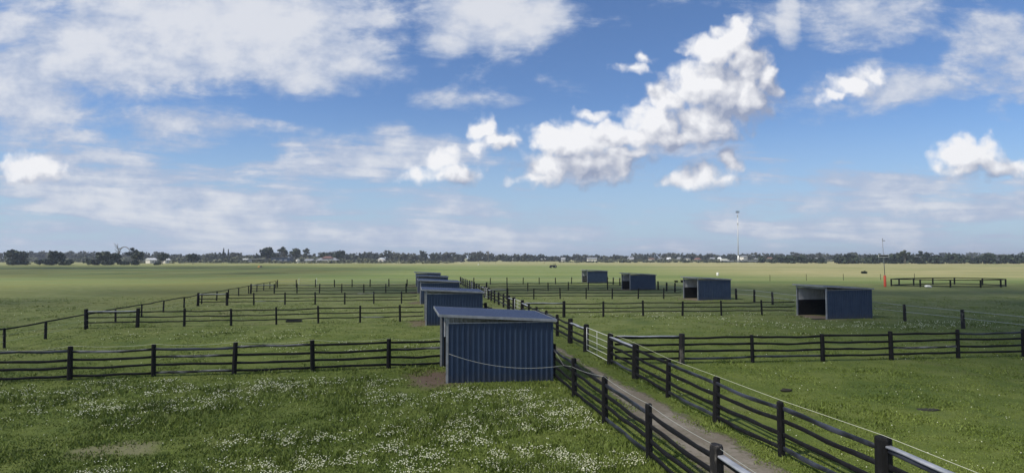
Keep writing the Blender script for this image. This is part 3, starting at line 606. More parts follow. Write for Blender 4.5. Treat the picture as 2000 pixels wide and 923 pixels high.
# ------------------------------------------------------------------ small things
def runway_marker():
    o = empty('field_marker', (-142, 318, 0)); tag(o, 'low dark marker with a yellow end far out on the left field', 'marker')
    MB().hexa([(-.3, -.4, 0), (1.2, -.4, 0), (1.2, .4, 0), (-.3, .4, 0), (-.1, -.03, .75), (1.0, -.03, .75), (1.0, .03, .75), (-.1, .03, .75)]).build('dark_panel', M['dark'], o)
    MB().hexa([(-1.3, -.4, 0), (-.305, -.4, 0), (-.305, .4, 0), (-1.3, .4, 0), (-1.1, -.03, .75), (-.305, -.03, .75), (-.305, .03, .75), (-1.1, .03, .75)]).build('yellow_panel', M['orange'], o)
runway_marker()
def pole():
    X, Y = 67.4, 102.0; o = empty('signal_pole', (X, Y, 0)); tag(o, 'tall thin pole with red padded base and a framed dark panel halfway up', 'pole')
    MB().tube([(0, 0, 1.8), (-.28, 0, 8.5)], [0.06, 0.045], 8).build('mast', M['zinc'], o, True)
    MB().tube([(0, 0, 0), (0, 0, .1), (-.02, 0, 2.0), (-.02, 0, 2.06)], [0.20, 0.21, 0.20, 0.14], 14).build('red_base', M['red'], o, True)
    MB().box((-1.05, -.10, 5.42), (.70, -.03, 5.72)).build('dark_panel', M['dark'], o)
    fr = MB(); fr.box((-1.12, -.12, 5.72), (.77, -.01, 5.80)).box((-1.12, -.12, 5.34), (.77, -.01, 5.42)).box((-1.12, -.12, 5.423), (-1.053, -.01, 5.717)).box((.703, -.12, 5.423), (.77, -.01, 5.717)); fr.build('panel_frame', M['white'], o)
    MB().box((-.27, -.04, 8.25), (.15, .04, 8.38)).tube([(-.28, 0, 8.5), (-.28, 0, 8.72)], 0.07, 8).build('bracket', M['zinc'], o)
pole()
def pen():
    P0 = [(70.2, 104.5), (73.3, 106.9), (77.2, 108.5), (82, 110), (87, 111), (90, 108), (90.5, 103.5), (87, 100.5), (82.5, 99.4), (77.8, 100.2), (73.6, 101.8)]
    o = empty('round_pen', (P0[0][0], P0[0][1], 0)); tag(o, 'low dark timber yard with top and bottom rails at the far right edge', 'yard')
    B = Vector((P0[0][0], P0[0][1], 0))
    for i, p in enumerate(P0):
        q2 = P0[(i + 1) % len(P0)]
        a = Vector((p[0], p[1], 0)) - B; b = Vector((q2[0], q2[1], 0)) - B
        MB().box((a.x - .09, a.y - .09, 0), (a.x + .09, a.y + .09, 1.38)).build('post', M['timber'], o)
        for h in (1.30, 0.18): rail_mesh(a + Vector((0, 0, h)), b + Vector((0, 0, h)), 0.16, 0.08, i, 0.0, 2).build('rail', M['timber'], o)
pen()
def crumple(name, loc, r, mat, label, cat, seed=1, jit=.25, group=None):
    mb = MB().ico((0, 0, r[2] * .8), r, 2, jit, random.Random(seed)); o = mb.build(name, mat, None, True); o.location = loc; tag(o, label, cat, group); return o
crumple('feed_bag', (72.6, 98.6, 0), (.62, .4, .26), M['white'], 'crumpled white bag lying in front of the dark yard at right', 'bag', 2)
def tractor():
    o = empty('tractor', (22.0, 300, 0), R(200)); tag(o, 'small dark tractor parked out on the airfield grass', 'tractor')
    MB().box((-.2, -.4, .75), (1.9, .4, 1.45)).box((1.5, -.3, .5), (2.0, .3, .75)).build('bonnet', M['dark'], o)
    MB().box((-1.3, -.6, .7), (-.2, .6, 1.25)).build('body', M['dark'], o)
    c = MB()
    for x in (-1.2, -.15):
        for y in (-.6, .6): c.tube([(x, y, 1.2), (x + .08, y, 2.25)], .05, 6)
    c.box((-1.3, -.7, 2.25), (.1, .7, 2.33)); c.build('roll_frame', M['dark'], o)
    MB().box((-1.0, -.25, 1.25), (-.5, .25, 1.4)).box((-1.05, -.25, 1.4), (-.95, .25, 1.8)).build('seat', M['rubber'], o)
    for x, r, ww in ((-.85, .72, .42), (1.5, .45, .28)):
        for s in (-1, 1):
            t = MB(); t.tube([(x, s * .62, r), (x, s * (.62 + ww), r)], r, 20).build('wheel', M['rubber'], o, False)
            h = MB().tube([(x, s * (.63 + ww), r), (x, s * (.65 + ww), r)], r * .5, 14).build('hub', M['zinc'], o)
tractor()
def tub(loc, label, s=1.0):
    mb = MB(); n = 18; prof = [(.30, 0), (.42, .34), (.45, .36), (.42, .37), (.38, .34), (.27, .05)]
    for r, z in prof:
        for j in range(n): t = 2 * math.pi * j / n; mb.v.append((math.cos(t) * r * s, math.sin(t) * r * s, z * s))
    for i in range(len(prof) - 1):
        for j in range(n): a = i * n + j; b = i * n + (j + 1) % n; mb.f.append((a, b, b + n, a + n))
    mb.f.append(tuple((len(prof) - 1) * n + j for j in range(n))); mb.f.append(tuple(range(n))[::-1])
    o = mb.build('rubber_tub', M['rubber'], None, True); o.location = loc; tag(o, label, 'tub', 'black rubber feed tubs'); return o
tub((35.2, 121.0, 0), 'round black tub left of the second largest right shelter, farther left of the pair', 1.0); tub((36.4, 120.2, 0), 'wide black tub left of the second largest right shelter, nearer of the pair', 1.3)
def trough():
    o = MB().box((-.75, -.22, .0), (.75, .22, .04)).box((-.75, -.22, .04), (-.71, .22, .26)).box((.71, -.22, .04), (.75, .22, .26)).box((-.71, -.22, .04), (.71, -.18, .26)).box((-.71, .18, .04), (.71, .22, .26)).build('feed_trough', M['dark'])
    o.scale = (.8, .8, .6); o.location = (-17.8, 46.2, 0); o.rotation_euler = (0, 0, R(8)); tag(o, 'low dark trough on the grass under the fence of the second left paddock', 'trough')
trough()
def drum(loc, label):
    o = MB().tube([(0, 0, 0), (0, 0, .05), (0, 0, .85), (0, 0, .9)], [.3, .32, .32, .29], 16).build('white_drum', M['white'], None, True); o.location = loc; tag(o, label, 'drum', 'white drums out on the field')
drum((60.5, 166, 0), 'white drum standing on the field beyond the second largest right shelter'); drum((-24.5, 410, 0), 'tiny white drum far out on the airfield above the lane')
for i, (x, y) in enumerate([(-41.9, 111), (-39.3, 113.5)]):
    o = MB().tube([(0, 0, 0), (0, 0, 1.15)], .035, 6).box((-.06, -.02, 1.0), (.06, .02, 1.15)).build('marker_stake', M['white']); o.location = (x, y, 0)
    tag(o, ['thin white stake behind the far left tape fence, left of the two', 'thin white stake behind the far left tape fence, right of the two'][i], 'stake', 'white stakes behind the tape fence')
fence('wire_fence', 'thin dark-posted wire fence crossing the dry field behind the largest right shelter', [(58.5, 128.0), (67.8, 130.0), (77.5, 132.0), (87.5, 134.0), (97, 136)], (), 1.45, 0.05, tape=0.006, tape_h=[-0.05, -0.45, -0.85], seed=22)
fence('wire_fence', 'wire fence of thin posts along the dry airfield edge in the centre distance', [(-60 + i * 15, 520 + (i % 3)) for i in range(9)], (), 1.5, 0.08, tape=0.02, tape_h=[-0.05, -0.7], seed=23)
for i, (x, y, r) in enumerate([(10.75, 22.3, .13), (14.3, 19.6, .2)]):
    crumple('dung_pile', (x, y, gz(x, y) - .01), (r * (1.6 if i == 0 else 2), r, r * (.55 if i == 0 else .12)), M['mud'], ['dark lump of dung on the grass in the nearest right paddock', 'flattened dark dung patch on the grass near the right edge fence'][i], 'dung', i + 3, .2, 'dung on the paddock grass')
o = MB().box((-.5, -.25, 0), (.5, .25, .05)).build('rubber_mat', M['mud']); o.location = (26.0, 48.05, gz(26, 48) + .01); o.rotation_euler = (0, 0, R(12)); tag(o, 'small dark mat on the bare earth at the mouth of the largest right shelter', 'mat')

# ------------------------------------------------------------------ trees
def leaf_quads(centers, radii, n, size, rnd, flat=0.8):
    """n leaf-clump quads scattered in the shells of ellipsoids"""
    k = rnd.integers(0, len(centers), n); c = np.array(centers)[k]; r = np.array(radii)[k]
    d = rnd.normal(size=(n, 3)); d /= np.linalg.norm(d, axis=1)[:, None]; rad = rnd.random(n) ** 0.45
    p = c + d * rad[:, None] * r
    a = rnd.normal(size=(n, 3)); a /= np.linalg.norm(a, axis=1)[:, None]; b = np.cross(a, rnd.normal(size=(n, 3))); b /= np.linalg.norm(b, axis=1)[:, None]
    s = size * (0.6 + 0.8 * rnd.random(n))[:, None]
    q4 = np.stack([p - a * s - b * s * .4, p + a * s * .3 - b * s, p + a * s + b * s * .4, p - a * s * .3 + b * s], 1)
    return q4.reshape(-1, 3)
def tree(loc, h, wd, label, mat='leaf', kind='round', seed=0, group=None, name='gum_tree', dens=1.0, cat='tree'):
    rnd = np.random.default_rng(seed); rr = random.Random(seed); o = empty(name, loc); tag(o, label, cat, group)
    tr = MB(); th = h * (0.45 if kind != 'bush' else 0.3); C_, R_ = [], []
    tr.tube([(0, 0, -.2), (h * .01, 0, th * .5), (h * .02, .0, th), (0, 0, h * .8)], [h * .03, h * .024, h * .018, h * .006], 7)
    if kind == 'conifer':
        for i in range(9):
            t = i / 8; C_.append((0, 0, h * (.12 + .82 * t))); R_.append((wd * .5 * (1 - t) + .25, wd * .5 * (1 - t) + .25, h * .09))
    elif kind == 'bush':
        for i in range(7): C_.append((rr.uniform(-.35, .35) * wd, rr.uniform(-.3, .3) * wd, h * rr.uniform(.3, .6))); R_.append((wd * .24, wd * .24, h * .36))
    else:
        nb = 11 if kind == 'round' else 9
        for i in range(nb):
            a = rr.uniform(0, 6.28); q_ = rr.uniform(.1, .36) * wd; zz = h * rr.uniform(.42 if kind == 'round' else .58, .86)
            c = (math.cos(a) * q_, math.sin(a) * q_, zz); s = wd * rr.uniform(.15, .24) * (1 if kind == 'round' else .8)
            C_.append(c); R_.append((s, s, s * (.85 if kind == 'round' else .55)))
            tr.tube([(h * .015, 0, th * .8), (c[0] * .5, c[1] * .5, (th * .8 + zz) / 2 + h * .02), c], [h * .011, h * .007, h * .003], 5)
        C_.append((0, 0, h * .88)); R_.append((wd * .18, wd * .18, h * .10))
    tr.build('trunk', M['bark'], o, True)
    n = int(420 * dens); co = leaf_quads(C_, R_, n, max(.35, wd * .06), rnd)
    co[:, 2] = np.maximum(co[:, 2], 0.05)
    fast_mesh('crown', co, 4, M[mat], o); return o
gg = 'trees standing out from the far tree line'
tree((-262, 600, 0), 16.5, 17, 'broad rounded dark tree beside the low dark shed in the left distance', 'leaf_dark', 'round', 1, gg, dens=1.6)
tree((-246, 606, 0), 17.5, 13, 'tall open-crowned gum between the broad dark tree and the blue farm building', 'leaf', 'gum', 2, gg)
tree((-253, 598, 0), 11, 9, 'short very dark tree tucked between the broad tree and the tall gum', 'leaf_dark', 'round', 3, gg)
tree((-236, 612, 0), 16, 15, 'spreading brownish gum just left of the blue farm building', 'leaf', 'round', 4, gg)
tree((-228, 625, 0), 16.5, 10, 'slim gum standing alone above the blue farm building', 'leaf', 'gum', 5, gg)
tree((-306, 598, 0), 15.2, 5.5, 'taller left one of two pointed conifers above the tree line', 'leaf_dark', 'conifer', 6, gg, 'conifer')
tree((-301.5, 599, 0), 14.2, 5, 'shorter right one of two pointed conifers above the tree line', 'leaf_dark', 'conifer', 7, gg, 'conifer')
tree((-214, 640, 0), 12, 13, 'rounded tree behind the hip-roofed farmhouse', 'leaf', 'round', 8, gg)
tree((-190, 620, 0), 13.5, 16, 'dark tree to the right of the hip-roofed farmhouse', 'leaf_dark', 'round', 9, gg)
# near bushes at the left edge
gb = 'bushy trees at the left edge of the airfield'
LB = [(-312, 430, 10.2, 13, 'bushy tree at the left edge standing first in the dark cluster'), (-345, 425, 9.6, 13, 'bushy tree beyond the left edge of the dark cluster'), (-300, 425, 8.6, 10, 'lower bushy tree right of the first in the dark left cluster'), (-292, 440, 10.4, 11, 'bushy tree below the dead tree in the dark left cluster'),
      (-378, 430, 10.8, 15, 'bushy tree far out left of the dark cluster'), (-410, 425, 9.8, 14, 'outermost bushy tree left of the dark cluster'), (-279, 450, 9.0, 10, 'bushy tree right of the dead tree'), (-266, 470, 8, 11, 'low bushy tree between the dead tree and the white cottage')]
for i, (x, y, h, wd, lb) in enumerate(LB): tree((x, y, 0), h, wd, lb, 'leaf_dark' if i % 3 else 'leaf', 'round', 20 + i, gb, 'bushy_tree', 1.2)
sh = 'low dark shrubs edging the left field'
SHR = [(-304, 410, 4.4, 12, 'large low shrub at the left end of the field edge'), (-293, 408, 3.6, 9, 'low shrub beside the large one at the left field edge'), (-282, 412, 3.2, 9, 'spreading low shrub in the middle of the left field edge'), (-272, 408, 4.2, 8, 'rounded dark shrub in front of the white cottage'),
       (-260.5, 415, 2.0, 5, 'smallest shrub at the right end of the left field edge'), (-322, 410, 4.8, 13, 'low shrub at the frame edge of the left field'), (-340, 412, 4.4, 13, 'low shrub outside the left cluster, second from the end'), (-362, 414, 4.2, 14, 'outermost low shrub on the left field edge')]
for i, (x, y, h, wd, lb) in enumerate(SHR): tree((x, y, 0), h, wd, lb, 'leaf_dark', 'bush', 40 + i, sh, 'shrub', 1.0, 'shrub')
tree((117.3, 188, 0), .9, 1.5, 'tiny dark green shrub alone on the dry field at right', 'leaf_dark', 'bush', 60, None, 'shrub', .3, 'shrub')
tree((352, 505, 0), 12.6, 10, 'umbrella-crowned gum left of two rising above the right scrub', 'leaf', 'gum', 61, gg); tree((371, 512, 0), 12.2, 8, 'umbrella-crowned gum right of two rising above the right scrub', 'leaf_dark', 'gum', 62, gg)
def dead_tree(loc, h, label, seed, kind=0):
    rr = random.Random(seed); o = empty('dead_tree', loc); tag(o, label, 'tree')
    t = MB(); t.tube([(0, 0, 0), (.3, 0, h * .35), (0, 0, h * .6), (-.6, 0, h * .8), (-.5, 0, h)], [h * .022, h * .02, h * .016, h * .013, h * .006], 7)
    t.build('trunk', M['deadwood'], o, True)
    for i in range(11 if kind == 0 else 16):
        a = rr.uniform(0, 6.28); z0 = h * rr.uniform(.45, .85); L = h * rr.uniform(.12, .24); p = Vector((-.2, 0, z0)); pts = [p.copy()]; el = rr.uniform(.4, 1.1)
        for s in range(5): p = p + Vector((math.cos(a) * math.cos(el), math.sin(a) * math.cos(el), math.sin(el))) * L / 4; pts.append(p.copy()); el += rr.uniform(-.5, .3); a += rr.uniform(-.3, .3)
        b = MB().tube(pts, [h * .010, h * .009, h * .007, h * .005, h * .003, h * .002], 5)
        for s in (2, 3, 4): b.tube([pts[s], pts[s] + Vector((rr.uniform(-1, 1), rr.uniform(-1, 1), rr.uniform(.1, 1.0))) * L * .35], [h * .005, h * .002], 4)
        b.build('branch', M['deadwood'], o, True)
    if kind == 0:
        pts = [Vector((1.0, 0, h * .55)) + Vector((4.2 - 4.2 * math.cos(t), 0, 4.8 * math.sin(t))) for t in [i * .32 for i in range(10)]]
        MB().tube(pts, [.42, .42, .40, .38, .36, .34, .32, .28, .22, .12], 6).build('branch', M['deadwood'], o, True)
        MB().tube([(0, 0, h * .4), (1.0, 0, h * .55)], [.45, .42], 6).build('branch', M['deadwood'], o, True)
dead_tree((-318, 455, 0), 17.0, 'bare dead tree with a hooped limb above the left bushes', 5)
dead_tree((-27, 640, 0), 13.5, 'pale leafless tree in the distance above the lane', 9, 1)
# the dark crown in the hoop of the dead tree
tree((-311.5, 462, 0), 14.0, 10, 'dark crowned tree beside the bare dead tree at left', 'leaf_dark', 'gum', 77, gg)

# woods along the horizon that read as one mass
def wood(name, label, x0, x1, yf, hf, n, mat, seed, dens=26, size=1.3, wr=(7, 15)):
    rnd = np.random.default_rng(seed); C_, R_ = [], []
    for i in range(n):
        x = x0 + (x1 - x0) * (i + rnd.random()) / n; y = yf(x) + rnd.random() * 70; h = hf(x) * (0.68 + 0.42 * rnd.random() ** 1.5); wd = rnd.uniform(*wr) * .5
        C_.append((x, y, h * .70)); R_.append((wd, wd, h * .30)); C_.append((x + rnd.normal() * wd * .6, y, h * .45)); R_.append((wd * .9, wd, h * .33)); C_.append((x + rnd.normal() * wd, y - 2, h * .2)); R_.append((wd, wd, h * .22))
    co = leaf_quads(C_, R_, n * dens * 3, size, rnd); co[:, 2] = np.maximum(co[:, 2], 0.0)
    o = fast_mesh(name, co, 4, M[mat]); tag(o, label, 'wood', kind='stuff'); return o
wood('distant_wood', 'long dark line of mixed trees closing the left and centre horizon', -1150, 560, lambda x: 800 + 70 * math.sin(x * .006), lambda x: 14.2 - 1.6 * math.sin(x * .011) - 1.0 * math.sin(x * .037) - (2.2 if x > -100 else 0), 300, 'leaf_wood', 11, 42, 1.6, (9, 22))
wood('distant_wood', 'lower tree line behind the houses on the right horizon', 200, 1500, lambda x: 960, lambda x: 13.5 - 1.5 * math.sin(x * .013), 170, 'leaf_wood', 12, 34, 1.8, (12, 26))
wood('scrub', 'dark belt of low scrub across the right side of the airfield', 262, 760, lambda x: 492 + max(0, 300 - x) * 1.5, lambda x: 7.2 + min(2.2, max(0, (x - 270) * .02)), 130, 'leaf_dark', 13, 40, 1.1, (6, 12))
wood('hedge', 'scattered rough hedge along the left far edge of the field', -420, -60, lambda x: 560 - (x + 420) * .1, lambda x: 2.6 + 1.0 * math.sin(x * .2), 140, 'leaf_brush', 14, 14, .8, (3, 9))
wood('hedge', 'thin dark hedge across the centre right edge of the airfield', 55, 330, lambda x: 610, lambda x: 1.7 + .4 * math.sin(x * .15), 90, 'leaf_dark', 15, 8, .6, (3, 8))
wood('brush', 'grey-green brush in front of the left wood', -700, -180, lambda x: 690, lambda x: 5.5 + 1.5 * math.sin(x * .07), 170, 'leaf_brush', 16, 30, 1.3, (6, 14))

wood('brush', 'low grey-green brush below the houses on the right horizon', 120, 560, lambda x: 760, lambda x: 3.6 + 1.2 * math.sin(x * .09), 120, 'leaf_brush', 17, 22, 1.0, (5, 12))
# ------------------------------------------------------------------ buildings
def house(loc, L, Dp, hw, hr, wall, roof, label, rz=0.0, hip=0.0, name='house', group=None, wins=3, door=True, cat='house'):
    o = empty(name, loc, rz); tag(o, label, cat, group)
    MB().box((-L / 2, -Dp / 2, 0), (L / 2, Dp / 2, hw)).build('wall', M[wall], o)
    e = .5; hx = L / 2 + e - hip
    mb = MB(); mb.v = [(-L / 2 - e, -Dp / 2 - e, hw + .01), (L / 2 + e, -Dp / 2 - e, hw + .01), (L / 2 + e, Dp / 2 + e, hw + .01), (-L / 2 - e, Dp / 2 + e, hw + .01), (-hx, 0, hr), (hx, 0, hr)]
    mb.f = [(0, 1, 5, 4), (2, 3, 4, 5), (1, 2, 5), (3, 0, 4), (3, 2, 1, 0)]; mb.build('roof', M[roof], o)
    for i in range(wins):
        x = -L / 2 + L * (i + .7) / (wins + .6)
        f = MB().box((x - .75, -Dp / 2 - .06, 1.0), (x + .75, -Dp / 2 - .003, 2.2)).build('window', M['white'], o); MB().box((x - .62, -Dp / 2 - .09, 1.12), (x + .62, -Dp / 2 - .063, 2.08)).build('pane', M['glass'], f)
    if door: MB().box((L / 2 - 1.6, -Dp / 2 - .07, 0.02), (L / 2 - .7, -Dp / 2 - .004, 2.1)).build('door', M['dark'], o)
    return o
hg = 'farm buildings in the left distance'
house((-352, 550, 0), 7, 6, 3.4, 5.2, 'cream', 'roof_white', 'white gabled cottage left of its twin at the left field edge', R(70), 0, group=hg, wins=1); house((-344, 560, 0), 5.5, 6, 3.3, 5.0, 'cream', 'roof_white', 'smaller white cottage immediately right of the gabled one', R(70), 0, group=hg, wins=1)
house((-288, 610, 0), 4.6, 4, 4.0, 4.6, 'white', 'roof_white', 'small white box shed left of the low dark machinery shed', 0, 0, 'shed', hg, 0, True, 'shed')
def machine_shed():
    o = empty('machinery_shed', (-272, 606, 0)); tag(o, 'low open dark machinery shed with a pale roof edge', 'shed', hg)
    MB().box((-11, 3.5, 0), (9, 3.7, 3.8)).box((-11, -3.5, 0), (-6, -3.3, 3.4)).box((-11, -3.29, 0), (-10.8, 3.49, 3.4)).build('wall', M['roof_grey'], o)
    MB().hexa([(-11.5, -4, 3.85), (9.5, -4, 4.3), (9.5, 4, 4.3), (-11.5, 4, 3.85), (-11.5, -4, 4.1), (9.5, -4, 4.55), (9.5, 4, 4.55), (-11.5, 4, 4.1)]).build('roof', M['roof_white'], o)
    for x in (-1, 4, 9): MB().box((x - .15, -3.6, 0), (x + .15, -3.3, 3.84)).build('post', M['dark'], o)
machine_shed()
def blue_barn():
    o = empty('barn', (-241, 592, 0), R(2)); tag(o, 'long dark blue farm building with a flat pale roof edge', 'barn', hg)
    MB().box((-10, -5, 0), (9, 5, 5.6)).build('wall', M['blue'], o); MB().hexa([(-10.5, -5.5, 5.62), (9.5, -5.5, 6.2), (9.5, 5.5, 6.2), (-10.5, 5.5, 5.62), (-10.5, -5.5, 5.82), (9.5, -5.5, 6.4), (9.5, 5.5, 6.4), (-10.5, 5.5, 5.82)]).build('roof', M['roof_grey'], o)
    for x in (-6, 0, 5): MB().box((x - 1.4, -5.08, .02), (x + 1.4, -5.003, 3.8)).build('roller_door', M['roof_grey'], o)
blue_barn()
def tank(loc, r, h, label):
    o = empty('water_tank', loc); tag(o, label, 'tank', hg)
    MB().tube([(0, 0, 0), (0, 0, h)], r, 24).build('tank_body', M['cream'], o); MB().tube([(0, 0, h + .003), (0, 0, h + .5)], [r * 1.03, r * .15], 24).build('tank_lid', M['roof_white'], o)
tank((-224, 590, 0), 2.1, 3.4, 'round cream water tank between the blue barn and the farmhouse')
h1 = house((-196, 600, 0), 22, 11, 2.9, 5.4, 'cream', 'roof_grey', 'farmhouse with wide grey hip roof and red-brown upper roof', R(3), 4.0, 'farmhouse', hg, 5)
mb = MB(); mb.box((-4.5, -2.8, 3.9), (4.5, 2.8, 5.2)); mb.build('upper_wall', M['brick'], h1)
mb = MB(); mb.v = [(-6, -4, 5.21), (6, -4, 5.21), (6, 4, 5.21), (-6, 4, 5.21), (-2.5, 0, 7.0), (2.5, 0, 7.0)]; mb.f = [(0, 1, 5, 4), (2, 3, 4, 5), (1, 2, 5), (3, 0, 4), (3, 2, 1, 0)]; mb.build('upper_roof', M['roof_red'], h1)
house((-214, 596, 0), 8, 6, 2.6, 4.2, 'white', 'roof_grey', 'small white outbuilding left of the hip-roofed farmhouse', 0, 0, 'outbuilding', hg, 1)
house((-148, 640, 0), 7, 6, 3.4, 5.6, 'cream', 'roof_white', 'pale steep-roofed hut at the end of the gravel strip', R(80), 0, 'hut', hg, 1, True, 'hut')
# small things near the strip
for i in range(7):
    x = [-128, -122.5, -110, -103, -90, -70, -62][i]
    crumple('round_bale', (x, 690 + (i % 3) * 9, 0), (1.6, 1.2, 1.2), M['dark'], ['wrapped dark bale first from the pale hut', 'wrapped dark bale touching the first one', 'wrapped dark bale just past the first pair', 'wrapped dark bale in the middle of the row', 'wrapped dark bale standing alone past the middle', 'wrapped dark bale second from the far end', 'wrapped dark bale at the right end of the row'][i], 'bale', 30 + i, .08, 'dark bales beyond the gravel strip')
# township on the right horizon
VT = [(1005, 900, 7), (1060, 890, 9), (1156, 830, 18), (1232, 860, 14), (1272, 890, 8), (1290, 900, 9), (1306, 880, 7), (1326, 900, 10), (1342, 890, 7), (1362, 905, 11), (1391, 885, 8), (1405, 900, 8), (1452, 860, 10), (1478, 900, 9), (1503, 890, 8), (1526, 880, 12), (1574, 890, 9), (1596, 870, 12), (1100, 880, 8), (805, 900, 9)]
PL = ['cream', 'brick', 'cream', 'roof_white']; RL = ['roof_grey', 'roof_white', 'roof_grey', 'roof_grey', 'roof_red']
WHERE = ['above the middle of the back paddock fence', 'right of the tractor', 'long and white above the farthest right shelter', 'with a wide roof left of the pylon of houses', 'first of the loose row left of the phone tower', 'second of the loose row left of the phone tower', 'third of the loose row left of the phone tower',
         'fourth of the loose row left of the phone tower', 'fifth of the loose row left of the phone tower', 'sixth of the loose row left of the phone tower', 'seventh of the loose row left of the phone tower', 'nearest the phone tower on its left', 'tall and white just right of the phone tower', 'second to the right of the phone tower',
         'third to the right of the phone tower', 'fourth to the right of the phone tower', 'at the left end of the dark scrub', 'half sunk behind the left end of the dark scrub', 'left of the long white building', 'left of the lane on the horizon']
WHERE[3] = 'with a wide roof above the second farthest right shelter'
for i, (pxx, yy, L) in enumerate(VT):
    tall = i == 12
    L = L * .7
    house(((pxx - 1000) / 1100 * (yy - 60), yy - 60, 0), L, 8, 7.0 if tall else 3.0 + (i % 3) * .5, 8.5 if tall else 5.0 + (i % 4) * .5, PL[i % 4], RL[i % 5], 'small pale distant house, ' + WHERE[i], R((i * 37) % 50 - 25), 1.5 if i % 2 else 0, group='small houses on the horizon', wins=2)
# tower and its compound
def tower():
    X, Y = 281.0, 700.0; o = empty('phone_tower', (X, Y, 0)); tag(o, 'very tall slim white phone tower with antennas at the top', 'tower'); H = 63.0
    MB().tube([(0, 0, 0), (0, 0, 8)], [1.05, .85], 16).build('tower_base', M['white'], o, True)
    MB().tube([(0, 0, 8), (0, 0, 30), (0, 0, H - 1)], [.62, .50, .34], 14).build('mast', M['zinc_in'], o, True)
    MB().tube([(0, 0, H - 1), (0, 0, H - .6)], [1.6, 1.6], 12).build('headframe', M['zinc'], o)
    for k in range(6):
        a = k * math.pi / 3 + .2; MB().box((math.cos(a) * 1.8 - .25, math.sin(a) * 1.8 - .2, H - 2.2), (math.cos(a) * 1.8 + .25, math.sin(a) * 1.8 + .2, H + .8)).build('antenna', M['dark'], o)
    for z, s in ((H - 18, 1), (H - 8, -1)): MB().tube([(0, -.5, z), (0, -1.0, z)], [.7, .75], 14).build('dish', M['white'], o)
    for z in (H - 17, H - 7): MB().tube([(0, 0, z), (0, 0, z + 2.6)], .60, 10).build('equipment_ring', M['zinc'], o)
tower()
def compound():
    o = empty('compound_fence', (276, 672, 0)); tag(o, 'grey fenced compound at the foot of the phone tower', 'fence')
    for i in range(12):
        MB().box((-27 + i * 4.4, -.06, 0), (-26.85 + i * 4.4, .06, 2.4)).build('post', M['zinc'], o)
        if i < 11: MB().box((-26.84 + i * 4.4, -.03, .05), (-22.61 + i * 4.4, .03, 2.2)).build('panel', M['roof_grey'], o)
    t = empty('truck', (258, 684, 0)); tag(t, 'white box truck parked by the compound left of the phone tower', 'truck')
    MB().box((-5, -1.2, 1.0), (3, 1.2, 4.2)).build('box_body', M['white'], t); c = MB().hexa([(3.1, -1.1, .8), (5.3, -1.1, .8), (5.3, 1.1, .8), (3.1, 1.1, .8), (3.1, -1.1, 3.0), (4.7, -1.1, 3.0), (4.7, 1.1, 3.0), (3.1, 1.1, 3.0)]).build('cab', M['white'], t)
    for x in (-3.5, -2.2, 4.1):
        for s in (-1, 1): MB().tube([(x, s * .95, .5), (x, s * 1.22, .5)], .5, 14).build('wheel', M['rubber'], t)
compound()

# ------------------------------------------------------------------ grass blades and clover in the near paddocks
def lane_mask(x, y):
    off = np.abs(x - (8.15 + .02 * np.clip(y - 14, 0, 12) - .178 * y)); n1 = fbm(x * .7, y * .7); lim = 0.72 + (n1 - .5) * 1.4 - np.clip((y - 16.5) / 12.5, 0, 1) * .75
    return off > lim
def in_shed(x, y):
    r = np.zeros(len(x), bool)
    for (sx, sy, sc) in SHEDS_L + SHEDS_R:
        a = 0.12 if sc == 0 else 0.178
        dxx, dyy = x - sx, y - sy; uu = dxx * math.cos(a) + dyy * math.sin(a); vv = -dxx * math.sin(a) + dyy * math.cos(a)
        r |= (uu > -0.05) & (uu < 4.4) & (vv > 0.0) & (vv < 3.8)
    return r
def bare(x, y):
    r = np.ones(len(x))
    for cx, cy, rx, ry in [(-3.2, 24.4, 1.3, 2.0), (-10.7, 15.5, 1.2, .55)] + [(sx + .2, sy + 1.8, 1.4, 2.2) for sx, sy, _ in SHEDS_R]:
        d = np.hypot((x - cx) / rx, (y - cy) / ry) + (fbm(x * 1.3, y * 1.3) - .5) * 2.0; r = np.minimum(r, np.clip((d - .35) / 1.0, 0.04, 1))
    return r
def scatter(n, ymin, ymax, power, rnd, side=1.0):
    t = rnd.random(n); e = 1 - power   # density ~ y^-power per unit y after the widening of the view
    y = (ymin ** e + t * (ymax ** e - ymin ** e)) ** (1 / e); x = (rnd.random(n) * 2 - 1) * y * side
    return x, y
